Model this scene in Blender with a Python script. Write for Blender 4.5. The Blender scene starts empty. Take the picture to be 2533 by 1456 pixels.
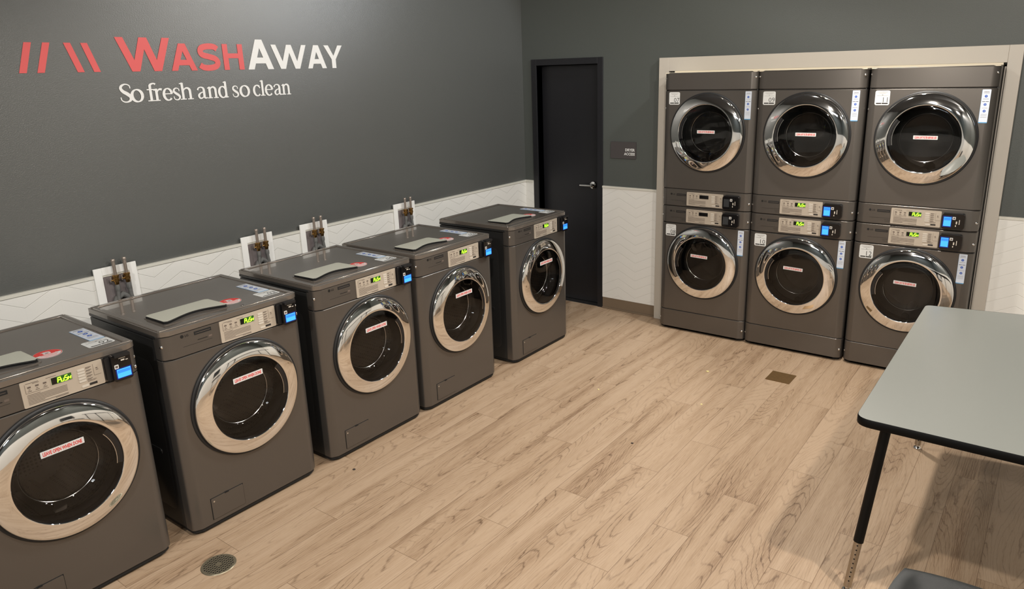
import bpy, bmesh, math, random
from mathutils import Vector, Matrix, Euler
random.seed(7)
PI = math.pi
scene = bpy.context.scene
col = scene.collection

# ---------------------------------------------------------------- camera
cd = bpy.data.cameras.new('camera'); cam = bpy.data.objects.new('camera', cd); col.objects.link(cam)
cam.location = (3.8883, -0.2996, 2.0010)
cam.rotation_euler = (1.2900, 0.0283, 0.6345)
cd.sensor_fit = 'HORIZONTAL'; cd.sensor_width = 36.0
cd.lens = 1797.0 * 36.0 / 2533.0
cd.shift_x = -(1298.93 - 1266.5) / 2533.0
cd.shift_y = (694.9 - 728.0) / 2533.0
cd.clip_start = 0.05; cd.clip_end = 50
scene.camera = cam

# ---------------------------------------------------------------- world, exposure
w = bpy.data.worlds.new('world'); scene.world = w; w.use_nodes = True
w.node_tree.nodes['Background'].inputs[0].default_value = (0.07, 0.07, 0.07, 1)
w.node_tree.nodes['Background'].inputs[1].default_value = 1.0
vs = scene.view_settings
vs.view_transform = 'Standard'; vs.look = 'None'; vs.gamma = 1.0; vs.use_curve_mapping = False
vs.exposure = 0.42

CEIL = 3.12
RX = 4.80      # right wall
RY = -3.3      # rear wall
YB = 4.947     # back wall face
# ceiling spotlights, some inferred from shadows, some added: (x, y, aim x, aim y, aim z, watts, cone deg)
SPOTS = [
    (2.85, 4.38, 3.3, 3.0, 0.0, 135, 104, (1.0, 0.94, 0.86)),
    (2.30, 3.30, 1.4, 2.9, 0.0, 44, 179, (1.0, 0.95, 0.88)),  # extra spot added for the sheen on the left wall
    (2.70, 4.45, 0.0, 2.6, 1.1, 60, 104, (0.97, 0.97, 0.95)),  # second head added beside the first to give the left wall its sheen
    (2.85, 0.90, 2.8, 1.5, 0.0, 115, 170, (1.0, 0.93, 0.84)),
    (2.05, 4.35, 0.0, 2.9, 1.2, 26, 110, (0.86, 0.93, 1.0)),  # cool spot added for the bluish streak on the left wall
    (4.45, 1.90, 2.5, 4.7, 0.8, 125, 135, (1.0, 0.92, 0.83)),
    (4.40, -0.60, 3.4, 1.4, 0.0, 40, 160, (1.0, 0.93, 0.84)),  # rear spot added for general ambient light
    (2.75, -1.60, 1.2, 0.6, 0.4, 110, 160, (1.0, 0.93, 0.84)),  # another unseen rear spot added as ambient fill
]
FILL_PANELS = [(3.2, -1.9, 1.2, 0.6, 42)]  # unseen panel added as soft ambient fill from the rear

# ---------------------------------------------------------------- materials
def srgb(r, g, b):
    f = lambda c: ((c/255+0.055)/1.055)**2.4 if c/255 > 0.04045 else c/255/12.92
    return (f(r), f(g), f(b), 1)
def mat(name, color, rough=0.5, metal=0.0, emit=None, estr=0, spec=0.5, coat=0, bump=0, bscale=200, var=0, vscale=6, stretch=None, bdist=0.002):
    m = bpy.data.materials.new(name); m.use_nodes = True
    nt = m.node_tree; b = nt.nodes['Principled BSDF']
    b.inputs['Base Color'].default_value = color
    b.inputs['Roughness'].default_value = rough
    b.inputs['Metallic'].default_value = metal
    b.inputs['Specular IOR Level'].default_value = spec
    b.inputs['Coat Weight'].default_value = coat
    if emit:
        b.inputs['Emission Color'].default_value = emit
        b.inputs['Emission Strength'].default_value = estr
    if bump or var:
        tc = nt.nodes.new('ShaderNodeTexCoord')
    if bump:
        n = nt.nodes.new('ShaderNodeTexNoise'); n.inputs['Scale'].default_value = bscale; n.inputs['Detail'].default_value = 3
        if stretch:
            mp = nt.nodes.new('ShaderNodeMapping'); mp.inputs['Scale'].default_value = stretch
            nt.links.new(tc.outputs['Object'], mp.inputs['Vector']); nt.links.new(mp.outputs['Vector'], n.inputs['Vector'])
        else: nt.links.new(tc.outputs['Object'], n.inputs['Vector'])
        bp = nt.nodes.new('ShaderNodeBump'); bp.inputs['Strength'].default_value = bump; bp.inputs['Distance'].default_value = bdist
        nt.links.new(n.outputs['Fac'], bp.inputs['Height']); nt.links.new(bp.outputs['Normal'], b.inputs['Normal'])
    if var:
        n2 = nt.nodes.new('ShaderNodeTexNoise'); n2.inputs['Scale'].default_value = vscale; n2.inputs['Detail'].default_value = 4
        nt.links.new(tc.outputs['Object'], n2.inputs['Vector'])
        mx = nt.nodes.new('ShaderNodeMix'); mx.data_type = 'RGBA'
        mx.inputs[6].default_value = tuple(c*(1-var) for c in color[:3])+(1,)
        mx.inputs[7].default_value = tuple(min(1, c*(1+var)) for c in color[:3])+(1,)
        nt.links.new(n2.outputs['Fac'], mx.inputs[0]); nt.links.new(mx.outputs[2], b.inputs['Base Color'])
    return m
def glass_mat(name, tint, ior=1.5, rough=0.02):
    m = bpy.data.materials.new(name); m.use_nodes = True; nt = m.node_tree
    for n in list(nt.nodes): nt.nodes.remove(n)
    o = nt.nodes.new('ShaderNodeOutputMaterial'); mx = nt.nodes.new('ShaderNodeMixShader')
    ge = nt.nodes.new('ShaderNodeNewGeometry'); dp = nt.nodes.new('ShaderNodeVectorMath'); dp.operation = 'DOT_PRODUCT'
    nt.links.new(ge.outputs['Normal'], dp.inputs[0]); nt.links.new(ge.outputs['Incoming'], dp.inputs[1])
    f0 = ((ior-1)/(ior+1))**2
    def mn(op, a, b=None):
        n = nt.nodes.new('ShaderNodeMath'); n.operation = op
        for i, v in enumerate((a, b)):
            if v is None: continue
            if isinstance(v, (int, float)): n.inputs[i].default_value = v
            else: nt.links.new(v, n.inputs[i])
        return n.outputs[0]
    fac = mn('ADD', mn('MULTIPLY', mn('POWER', mn('SUBTRACT', 1.0, mn('ABSOLUTE', dp.outputs['Value'])), 5.0), 1-f0), f0)
    t = nt.nodes.new('ShaderNodeBsdfTransparent'); t.inputs[0].default_value = tint
    g = nt.nodes.new('ShaderNodeBsdfGlossy'); g.inputs['Roughness'].default_value = rough
    nt.links.new(fac, mx.inputs[0]); nt.links.new(t.outputs[0], mx.inputs[1]); nt.links.new(g.outputs[0], mx.inputs[2])
    nt.links.new(mx.outputs[0], o.inputs[0]); return m

def math_node(nt, op, a, b=None, c=None):
    n = nt.nodes.new('ShaderNodeMath'); n.operation = op
    for i, v in enumerate((a, b, c)):
        if v is None: continue
        if isinstance(v, (int, float)): n.inputs[i].default_value = v
        else: nt.links.new(v, n.inputs[i])
    return n.outputs[0]

def floor_material():
    m = bpy.data.materials.new('oak_plank'); m.use_nodes = True; nt = m.node_tree; L = nt.links
    b = nt.nodes['Principled BSDF']
    tc = nt.nodes.new('ShaderNodeTexCoord'); sp = nt.nodes.new('ShaderNodeSeparateXYZ'); L.new(tc.outputs['Object'], sp.inputs[0])
    M = lambda op, a, b_=None, c=None: math_node(nt, op, a, b_, c)
    PW, PL = 0.1767, 1.22
    xs = M('DIVIDE', M('SUBTRACT', sp.outputs[0], 1.3655), PW)
    i = M('FLOOR', xs); fx = M('SUBTRACT', xs, i)
    ys = M('DIVIDE', M('SUBTRACT', M('SUBTRACT', sp.outputs[1], 1.945), M('MULTIPLY', i, 0.4045)), PL)
    j = M('FLOOR', ys); fy = M('SUBTRACT', ys, j)
    cmb = nt.nodes.new('ShaderNodeCombineXYZ'); L.new(i, cmb.inputs[0]); L.new(j, cmb.inputs[1])
    wn = nt.nodes.new('ShaderNodeTexWhiteNoise'); wn.noise_dimensions = '2D'; L.new(cmb.outputs[0], wn.inputs['Vector'])
    rnd = wn.outputs['Value']; rs = nt.nodes.new('ShaderNodeSeparateColor'); L.new(wn.outputs['Color'], rs.inputs[0])
    # plank local coords, shifted per plank
    lx = M('ADD', M('MULTIPLY', fx, PW), M('MULTIPLY', rnd, 37.0))
    ly = M('ADD', M('MULTIPLY', fy, PL), M('MULTIPLY', rs.outputs[1], 53.0))
    def vec(sx, sy, z=0.0):
        c = nt.nodes.new('ShaderNodeCombineXYZ'); L.new(M('MULTIPLY', lx, sx), c.inputs[0]); L.new(M('MULTIPLY', ly, sy), c.inputs[1])
        c.inputs[2].default_value = z; return c.outputs[0]
    def noise(v, scale=1, detail=2, rough=0.5, dist=0):
        n = nt.nodes.new('ShaderNodeTexNoise'); n.inputs['Scale'].default_value = scale; n.inputs['Detail'].default_value = detail
        n.inputs['Roughness'].default_value = rough; n.inputs['Distortion'].default_value = dist; L.new(v, n.inputs['Vector']); return n.outputs['Fac']
    # cathedral contour lines of a stretched field
    f1 = noise(vec(4.6, 0.50), 1, 1.3, 0.45, 0.12)
    f2 = noise(vec(60, 14), 1, 2, 0.6)
    ph = M('ADD', M('MULTIPLY', f1, 50.0), M('MULTIPLY', f2, 0.75))
    tri = M('ABSOLUTE', M('SUBTRACT', M('FRACT', ph), 0.5))          # 0 .. 0.5
    line = M('SMOOTHSTEP' if False else 'MAXIMUM', M('SUBTRACT', 1.0, M('MULTIPLY', tri, 7.5)), 0.0)
    msk = noise(vec(13, 0.9, 4.0), 1, 2)
    mskc = nt.nodes.new('ShaderNodeMapRange'); L.new(msk, mskc.inputs[0]); mskc.inputs[1].default_value = 0.44; mskc.inputs[2].default_value = 0.68
    line = M('MULTIPLY', line, M('ADD', M('MULTIPLY', mskc.outputs[0], 0.72), 0.28))
    brk = noise(vec(120, 12, 9.0), 1, 2)
    brkm = nt.nodes.new('ShaderNodeMapRange'); L.new(brk, brkm.inputs[0]); brkm.inputs[1].default_value = 0.35; brkm.inputs[2].default_value = 0.6
    line = M('MULTIPLY', line, M('ADD', M('MULTIPLY', brkm.outputs[0], 0.6), 0.4))
    fine = noise(vec(260, 9, 2.0), 1, 3, 0.7)
    broad = noise(vec(13, 0.9, 4.0), 1, 2)
    bro = nt.nodes.new('ShaderNodeMapRange'); L.new(broad, bro.inputs[0]); bro.inputs[1].default_value = 0.36; bro.inputs[2].default_value = 0.72; broad = bro.outputs[0]
    base = nt.nodes.new('ShaderNodeValToRGB')
    tone = M('ADD', M('ADD', M('MULTIPLY', broad, 0.42), M('MULTIPLY', rnd, 0.20)), M('ADD', M('MULTIPLY', M('SUBTRACT', fine, 0.5), 1.15), 0.12))
    L.new(tone, base.inputs[0]); cr = base.color_ramp
    cr.elements[0].position = 0.2; cr.elements[0].color = FLOOR_LIGHT
    cr.elements[1].position = 0.85; cr.elements[1].color = FLOOR_DARK
    e = cr.elements.new(0.52); e.color = FLOOR_MID
    mx = nt.nodes.new('ShaderNodeMix'); mx.data_type = 'RGBA'; L.new(M('MULTIPLY', line, 0.95), mx.inputs[0]); L.new(base.outputs[0], mx.inputs[6]); mx.inputs[7].default_value = FLOOR_LINE
    # joints
    ex = M('MINIMUM', fx, M('SUBTRACT', 1.0, fx)); ey = M('MULTIPLY', M('MINIMUM', fy, M('SUBTRACT', 1.0, fy)), PL/PW)
    ed = M('MULTIPLY', M('MINIMUM', ex, ey), PW)
    jt = nt.nodes.new('ShaderNodeMapRange'); L.new(ed, jt.inputs[0]); jt.inputs[1].default_value = 0.0004; jt.inputs[2].default_value = 0.0017; jt.inputs[3].default_value = 1; jt.inputs[4].default_value = 0
    mx2 = nt.nodes.new('ShaderNodeMix'); mx2.data_type = 'RGBA'; L.new(M('MULTIPLY', jt.outputs[0], 0.75), mx2.inputs[0]); L.new(mx.outputs[2], mx2.inputs[6]); mx2.inputs[7].default_value = srgb(104, 80, 60)
    L.new(mx2.outputs[2], b.inputs['Base Color'])
    b.inputs['Roughness'].default_value = 0.5; b.inputs['Specular IOR Level'].default_value = 0.35
    h = M('SUBTRACT', M('MULTIPLY', M('ADD', line, M('MULTIPLY', fine, 0.6)), -0.35), jt.outputs[0])
    bp = nt.nodes.new('ShaderNodeBump'); bp.inputs['Strength'].default_value = 0.35; bp.inputs['Distance'].default_value = 0.0012
    L.new(h, bp.inputs['Height']); L.new(bp.outputs['Normal'], b.inputs['Normal'])
    return m

def chevron_material(name, axis, peak, zref, sign=1):
    m = bpy.data.materials.new(name); m.use_nodes = True; nt = m.node_tree; L = nt.links
    b = nt.nodes['Principled BSDF']; M = lambda op, a, b_=None, c=None: math_node(nt, op, a, b_, c)
    tc = nt.nodes.new('ShaderNodeTexCoord'); sp = nt.nodes.new('ShaderNodeSeparateXYZ'); L.new(tc.outputs['Object'], sp.inputs[0])
    P, CW = 0.0768, 0.1557
    u = M('DIVIDE', M('SUBTRACT', sp.outputs[axis], peak), CW)
    zz = M('DIVIDE', M('SUBTRACT', sp.outputs[2], zref), P)
    t = M('PINGPONG', u, 1.0)                     # 0 at the peak, 1 at the valley
    ph = M('FRACT', M('ADD', M('ADD', zz, t), 100.0))
    d = M('MULTIPLY', M('MINIMUM', ph, M('SUBTRACT', 1.0, ph)), P*0.9)
    g = nt.nodes.new('ShaderNodeMapRange'); L.new(d, g.inputs[0]); g.inputs[1].default_value = 0.0004; g.inputs[2].default_value = 0.0020; g.inputs[3].default_value = 1; g.inputs[4].default_value = 0
    fu = M('FRACT', M('ADD', u, 100.0)); dv = M('MULTIPLY', M('MINIMUM', fu, M('SUBTRACT', 1.0, fu)), CW)
    gv = nt.nodes.new('ShaderNodeMapRange'); L.new(dv, gv.inputs[0]); gv.inputs[1].default_value = 0.0003; gv.inputs[2].default_value = 0.0012; gv.inputs[3].default_value = 0.12; gv.inputs[4].default_value = 0
    gg = M('MAXIMUM', g.outputs[0], gv.outputs[0])
    mx = nt.nodes.new('ShaderNodeMix'); mx.data_type = 'RGBA'; L.new(M('MULTIPLY', gg, 0.36 if axis == 1 else 0.15), mx.inputs[0]); mx.inputs[6].default_value = TILE; mx.inputs[7].default_value = srgb(120, 114, 104)
    L.new(mx.outputs[2], b.inputs['Base Color']); b.inputs['Roughness'].default_value = 0.42
    bp = nt.nodes.new('ShaderNodeBump'); bp.inputs['Strength'].default_value = 0.6; bp.inputs['Distance'].default_value = 0.0015
    L.new(M('MULTIPLY', gg, -1.0), bp.inputs['Height']); L.new(bp.outputs['Normal'], b.inputs['Normal'])
    return m

FLOOR_LIGHT = srgb(176, 152, 127); FLOOR_MID = srgb(164, 139, 113); FLOOR_DARK = srgb(124, 98, 75); FLOOR_LINE = srgb(84, 60, 42)
TILE = srgb(222, 221, 216)

M_ = {}
M_['floor'] = floor_material()
M_['tile_l'] = chevron_material('white_chevron_left', 1, 1.071, 0.989)
M_['tile_b'] = chevron_material('white_chevron_back', 0, 3.765, 0.976)
M_['white_paint'] = mat('white_painted_trim', srgb(206, 204, 194), 0.4)
M_['frame_paint'] = mat('cream_painted_frame', srgb(186, 179, 168), 0.42)
M_['dark_wall'] = mat('charcoal_wall_paint', srgb(78, 80, 78), 0.36, bump=0.55, bscale=300, stretch=(1, 0.5, 1), bdist=0.0016, var=0.03, vscale=3, spec=1.0)
M_['dark_wall2'] = mat('charcoal_wall_paint_back', srgb(76, 80, 77), 0.5, bump=0.4, bscale=330, var=0.03, vscale=3)
M_['ceiling'] = mat('dark_ceiling_paint', srgb(70, 72, 76), 0.8)
M_['baseboard'] = mat('taupe_vinyl_base', srgb(116, 100, 82), 0.5)
M_['door_black'] = mat('black_door_paint', srgb(24, 24, 28), 0.42, bump=0.15, bscale=300)
M_['metal_body'] = mat('bronze_grey_steel', srgb(103, 98, 93), 0.30, metal=0.65, var=0.02, vscale=4)
M_['metal_lid'] = mat('bronze_grey_lid', srgb(122, 114, 106), 0.22, metal=0.5, coat=0.7, var=0.05, vscale=9)
M_['side_dark'] = mat('dark_side_panel', srgb(46, 46, 46), 0.4, metal=0.3)
M_['seam'] = mat('black_seam', srgb(14, 14, 14), 0.7)
M_['chrome'] = mat('chrome', (0.90, 0.89, 0.87, 1), 0.045, metal=1.0)
M_['steel'] = mat('stainless_screw', (0.75, 0.74, 0.72, 1), 0.2, metal=1.0)
M_['black_gloss'] = mat('black_gloss_plastic', srgb(14, 14, 16), 0.07)
M_['black_matte'] = mat('black_matte_plastic', srgb(18, 18, 20), 0.45)
M_['black_rubber'] = mat('dark_rubber', srgb(24, 24, 25), 0.55)
M_['panel_silver'] = mat('champagne_panel', srgb(186, 175, 160), 0.34, metal=0.25)
M_['button'] = mat('pale_button', srgb(194, 186, 174), 0.4)
M_['ink'] = mat('grey_ink', srgb(96, 84, 76), 0.6)
M_['ink_dark'] = mat('dark_ink', srgb(34, 30, 28), 0.6)
M_['ink_red'] = mat('red_ink', srgb(206, 62, 58), 0.55)
M_['ink_body'] = mat('dark_body_ink', srgb(14, 13, 12), 0.55)
M_['led_green'] = mat('green_led', (0.2, 0.9, 0.02, 1), 0.5, emit=(0.42, 1.0, 0.03, 1), estr=1.7)
M_['led_back'] = mat('green_led_glow', (0.01, 0.03, 0.005, 1), 0.3, emit=(0.03, 0.22, 0.01, 1), estr=0.25)
M_['screen_blue'] = mat('lit_blue_screen', (0.05, 0.3, 0.8, 1), 0.3, emit=(0.04, 0.36, 0.95, 1), estr=0.62)
M_['screen_blue2'] = mat('lit_dark_blue_screen', (0.02, 0.15, 0.6, 1), 0.3, emit=(0.02, 0.20, 0.7, 1), estr=0.6)
M_['screen_off'] = mat('dark_grey_screen', srgb(52, 54, 56), 0.12)
M_['screen_edge'] = mat('blue_screen_surround', srgb(10, 14, 40), 0.3, emit=(0.0, 0.02, 0.35, 1), estr=0.35)
M_['sticker_white'] = mat('white_sticker', srgb(206, 207, 205), 0.45)
M_['sticker_pale'] = mat('pale_blue_sticker', srgb(198, 205, 216), 0.42)
M_['sticker_edge'] = mat('blue_sticker_edge', srgb(84, 150, 196), 0.45)
M_['blue_dot'] = mat('blue_dot_ink', srgb(46, 84, 168), 0.5)
M_['tray_lid'] = mat('pale_tray_lid', srgb(186, 186, 172), 0.3)
M_['glass'] = glass_mat('smoked_door_glass', (0.78, 0.77, 0.76, 1))
M_['glass2'] = glass_mat('clear_bowl_glass', (0.42, 0.41, 0.40, 1))
M_['galv'] = mat('pale_lit_top', srgb(214, 204, 182), 0.45)  # cream tone carries the light reflected off the dryer tops
M_['brass'] = mat('brass', (0.36, 0.21, 0.07, 1), 0.35, metal=1.0)
M_['copper_tube'] = mat('dull_copper_tube', srgb(160, 148, 138), 0.35, metal=0.6)
M_['hose_grey'] = mat('braided_hose', srgb(120, 120, 118), 0.4, metal=0.5, bump=1.0, bscale=900)
M_['box_white'] = mat('white_plastic_box', srgb(236, 236, 233), 0.4)
M_['box_in'] = mat('grey_box_liner', srgb(116, 108, 108), 0.6)
M_['letter_red'] = mat('coral_red_vinyl', srgb(206, 84, 84), 0.45)
M_['letter_white'] = mat('white_vinyl', srgb(220, 221, 220), 0.45)
M_['sign_grey'] = mat('grey_sign_plastic', srgb(72, 68, 68), 0.35)
M_['table_top'] = mat('grey_speckled_laminate', srgb(128, 130, 125), 0.30, var=0.10, vscale=700)
M_['table_edge'] = mat('black_edge_band', srgb(6, 6, 6), 0.6, spec=0.15)
M_['leg_black'] = mat('black_tube', srgb(7, 7, 7), 0.45, spec=0.2)
M_['leg_chrome'] = mat('brushed_leg_insert', (0.42, 0.38, 0.33, 1), 0.28, metal=1.0)
M_['seat'] = mat('black_seat_plastic', srgb(28, 30, 30), 0.42, bump=0.3, bscale=500)
M_['bronze_plate'] = mat('bronze_floor_plate', srgb(128, 100, 64), 0.42, metal=0.6, var=0.25, vscale=60)
M_['drain'] = mat('dull_nickel_drain', srgb(140, 132, 112), 0.4, metal=0.7)
M_['dark_hole'] = mat('drain_dark', srgb(14, 8, 6), 0.9)
M_['crumb_y'] = mat('yellow_crumb', srgb(228, 214, 150), 0.6)
M_['crumb_b'] = mat('dark_crumb', srgb(50, 40, 34), 0.6)
M_['lamp_emit'] = mat('lamp_lens', (1, 1, 1, 1), 0.5, emit=(1.0, 0.88, 0.72, 1), estr=30)
M_['fill_emit'] = mat('fill_panel', (1, 1, 1, 1), 0.5, emit=(0.90, 0.95, 1.0, 1), estr=6)

def drum_material():
    m = mat('perforated_drum_steel', (0.42, 0.40, 0.38, 1), 0.3, metal=1.0); nt = m.node_tree; b = nt.nodes['Principled BSDF']
    tc = nt.nodes.new('ShaderNodeTexCoord'); v = nt.nodes.new('ShaderNodeTexVoronoi'); v.inputs['Scale'].default_value = 62; v.inputs['Randomness'].default_value = 0.15
    nt.links.new(tc.outputs['Object'], v.inputs['Vector'])
    r = nt.nodes.new('ShaderNodeMapRange'); nt.links.new(v.outputs['Distance'], r.inputs[0]); r.inputs[1].default_value = 0.28; r.inputs[2].default_value = 0.36
    mx = nt.nodes.new('ShaderNodeMix'); mx.data_type = 'RGBA'; nt.links.new(r.outputs[0], mx.inputs[0]); mx.inputs[6].default_value = (0.08, 0.075, 0.07, 1); mx.inputs[7].default_value = (0.34, 0.32, 0.30, 1)
    nt.links.new(mx.outputs[2], b.inputs['Base Color']); return m
M_['drum'] = drum_material()
M_['drum_dark'] = mat('dull_dark_drum', (0.10, 0.095, 0.09, 1), 0.4, metal=0.9)

# ---------------------------------------------------------------- mesh builder
_text_cache = {}
def text_geo(s, bold=0.0, xs=1.0):
    k = (s, bold, xs)
    if k not in _text_cache:
        cu = bpy.data.curves.new('t', 'FONT'); cu.body = s; cu.size = 1.0; cu.offset = bold; cu.resolution_u = 2
        o = bpy.data.objects.new('t', cu); me = bpy.data.meshes.new_from_object(o)
        vs_ = [(v.co.x*xs, v.co.y) for v in me.vertices]; fs = [tuple(p.vertices) for p in me.polygons]
        bpy.data.objects.remove(o); bpy.data.curves.remove(cu); bpy.data.meshes.remove(me)
        x0 = min(v[0] for v in vs_); x1 = max(v[0] for v in vs_); y0 = min(v[1] for v in vs_); y1 = max(v[1] for v in vs_)
        _text_cache[k] = (vs_, fs, x0, x1, y0, y1)
    return _text_cache[k]

class MB:
    def __init__(s): s.v = []; s.f = []; s.m = []; s.mats = []
    def mi(s, m):
        if m not in s.mats: s.mats.append(m)
        return s.mats.index(m)
    def add(s, vs_, fs, m):
        o = len(s.v); s.v += [tuple(v) for v in vs_]; k = s.mi(m)
        for f in fs: s.f.append(tuple(i+o for i in f)); s.m.append(k)
    def box(s, x0, x1, y0, y1, z0, z1, m):
        s.add([(x0,y0,z0),(x1,y0,z0),(x1,y1,z0),(x0,y1,z0),(x0,y0,z1),(x1,y0,z1),(x1,y1,z1),(x0,y1,z1)],
              [(3,2,1,0),(4,5,6,7),(0,1,5,4),(1,2,6,5),(2,3,7,6),(3,0,4,7)], m)
    def prism(s, pts, fn, d0, d1, m, msd=None):
        """pts ccw 2d; fn(u,v,d)->xyz ; side material msd"""
        n = len(pts)
        s.add([fn(u, v, d0) for u, v in pts]+[fn(u, v, d1) for u, v in pts], [tuple(range(n-1, -1, -1)), tuple(range(n, 2*n))], m)
        s.add([fn(u, v, d0) for u, v in pts]+[fn(u, v, d1) for u, v in pts], [(i, (i+1) % n, (i+1) % n+n, i+n) for i in range(n)], msd or m)
    def plate(s, x0, x1, z0, z1, y, th, m, r=0.0, top=False, seg=5):
        """rounded plate; front plane (x,z) at depth y growing to -y, or a top plate (x,y at height) when top"""
        pts = rrect(x0, x1, z0, z1, r, seg)
        if top: s.prism(pts, lambda u, v, d: (u, v, d), y, y+th, m)
        else: s.prism(pts, lambda u, v, d: (u, -d, v), -y, -y+th, m)
    def lathe(s, prof, cx, cz, m, n=72, cap=False, a0=0, a1=2*PI):
        full = abs(a1-a0-2*PI) < 1e-6; k = n if full else n+1
        vs_ = []
        for a in range(k):
            t = a0+(a1-a0)*a/n; c, sn = math.cos(t), math.sin(t)
            for r, y in prof: vs_.append((cx+r*c, y, cz+r*sn))
        p = len(prof); fs = []
        for a in range(n):
            b = (a+1) % k
            for i in range(p-1): fs.append((a*p+i, a*p+i+1, b*p+i+1, b*p+i))
        s.add(vs_, fs, m)
    def vlathe(s, prof, cx, cy, m, n=20):
        vs_ = []
        for a in range(n):
            t = 2*PI*a/n
            for r, z in prof: vs_.append((cx+r*math.cos(t), cy+r*math.sin(t), z))
        p = len(prof); fs = []
        for a in range(n):
            b = (a+1) % n
            for i in range(p-1): fs.append((a*p+i, b*p+i, b*p+i+1, a*p+i+1))
        s.add(vs_, fs, m)
    def disc(s, cx, cy, z, r, m, th=0.0006, n=32, top=True):
        pts = [(cx+r*math.cos(2*PI*i/n), cy+r*math.sin(2*PI*i/n)) for i in range(n)]
        if top: s.prism(pts, lambda u, v, d: (u, v, d), z, z+th, m)
        else: s.prism(pts, lambda u, v, d: (u, -d, v), -z, -z+th, m)
    def tube(s, pts, r, m, n=10, cap=True):
        pts = [Vector(p) for p in pts]; rr = r if isinstance(r, (list, tuple)) else [r]*len(pts)
        vs_ = []; up = None
        for i, p in enumerate(pts):
            d = (pts[min(i+1, len(pts)-1)]-pts[max(i-1, 0)]).normalized()
            if up is None: up = Vector((0, 0, 1)) if abs(d.z) < 0.9 else Vector((1, 0, 0))
            a = d.cross(up).normalized(); b = a.cross(d).normalized(); up = b
            for k in range(n):
                t = 2*PI*k/n; vs_.append(p+(a*math.cos(t)+b*math.sin(t))*rr[i])
        fs = [(i*n+k, i*n+(k+1) % n, (i+1)*n+(k+1) % n, (i+1)*n+k) for i in range(len(pts)-1) for k in range(n)]
        if cap: fs += [tuple(range(n))[::-1], tuple((len(pts)-1)*n+k for k in range(n))]
        s.add(vs_, fs, m)
    def text(s, txt, fn, height, m, bold=0.0, xs=1.0, align='c', width=None):
        """fn(u,v)->xyz with (0,0) at the anchor; height = height of the glyph box"""
        vs_, fs, x0, x1, y0, y1 = text_geo(txt, bold, xs)
        k = height/(y1-y0); kx = k if width is None else width/(x1-x0)
        ax = {'c': (x0+x1)/2, 'l': x0, 'r': x1}[align]
        s.add([fn((x-ax)*kx, (y-(y0+y1)/2)*k) for x, y in vs_], fs, m)
    def ribbon(s, pts, wd, fn, m):
        """constant or varying width stroke in 2d"""
        n = len(pts); ww = wd if isinstance(wd, (list, tuple)) else [wd]*n; A = []; B = []
        for i in range(n):
            p0 = Vector(pts[max(i-1, 0)]); p1 = Vector(pts[i]); p2 = Vector(pts[min(i+1, n-1)])
            d1 = (p1-p0).normalized() if i else (p2-p1).normalized(); d2 = (p2-p1).normalized() if i < n-1 else d1
            t = (d1+d2).normalized(); nn = Vector((-t.y, t.x)); c = max(0.4, nn.dot(Vector((-d1.y, d1.x))))
            A.append(p1+nn*ww[i]/2/c); B.append(p1-nn*ww[i]/2/c)
        s.add([fn(*a) for a in A]+[fn(*b) for b in B], [(i, i+1, n+i+1, n+i) for i in range(n-1)], m)
    def build(s, name, parent=None, smooth=40, bevel=0, seg=2, loc=None):
        me = bpy.data.meshes.new(name); me.from_pydata(s.v, [], s.f)
        for k in s.mats: me.materials.append(M_[k])
        me.polygons.foreach_set('material_index', s.m)
        me.update()
        if smooth:
            me.polygons.foreach_set('use_smooth', [True]*len(me.polygons))
            me.set_sharp_from_angle(angle=math.radians(smooth))
        o = bpy.data.objects.new(name, me); col.objects.link(o)
        if parent: o.parent = parent
        if loc: o.location = loc
        if bevel:
            b = o.modifiers.new('bevel', 'BEVEL'); b.width = bevel; b.segments = seg; b.limit_method = 'ANGLE'; b.angle_limit = math.radians(40); b.harden_normals = False
        return o
def rrect(x0, x1, z0, z1, r, seg=5):
    if r <= 0: return [(x0, z0), (x1, z0), (x1, z1), (x0, z1)]
    out = []
    for cx, cz, a in ((x1-r, z0+r, -PI/2), (x1-r, z1-r, 0), (x0+r, z1-r, PI/2), (x0+r, z0+r, PI)):
        for i in range(seg+1):
            t = a+PI/2*i/seg; out.append((cx+r*math.cos(t), cz+r*math.sin(t)))
    return out
def empty(name, loc=(0, 0, 0), rz=0, label=None, cat=None, group=None):
    o = bpy.data.objects.new(name, None); col.objects.link(o); o.location = loc; o.rotation_euler = (0, 0, rz); o.empty_display_size = 0.1
    tag(o, label, cat, group); return o
def tag(o, label=None, cat=None, group=None, kind=None):
    if label: o['label'] = label
    if cat: o['category'] = cat
    if group: o['group'] = group
    if kind: o['kind'] = kind
    return o
def struct(mb, name, **k): return tag(mb.build(name, **k), kind='structure')

# ---------------------------------------------------------------- room shell
DX0, DX1, DZ = 0.15, 0.755, 2.045       # door opening
NX0, NX1, NZ = 1.385, 3.535, 1.962      # dryer niche opening
TZ = 1.0687
mb = MB(); mb.box(-0.3, RX+0.2, RY-0.2, YB+1.2, -0.1, 0, 'floor'); struct(mb, 'floor', smooth=0)
mb = MB(); mb.box(-0.3, RX+0.2, RY-0.2, YB+1.2, CEIL, CEIL+0.1, 'ceiling'); struct(mb, 'ceiling', smooth=0)
mb = MB(); mb.box(-0.25, 0, RY-0.2, YB+0.2, 0, CEIL, 'dark_wall'); struct(mb, 'wall_left', smooth=0)
mb = MB()
for a in ((0, DX0, 0, CEIL), (DX0, DX1, DZ, CEIL), (DX1, NX0, 0, CEIL), (NX0, NX1, NZ, CEIL), (NX1, RX+0.2, 0, CEIL)):
    mb.box(a[0], a[1], YB, YB+0.14, a[2], a[3], 'dark_wall2')
struct(mb, 'wall_back', smooth=0)
mb = MB()   # niche behind the dryers and closet behind the door
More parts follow.
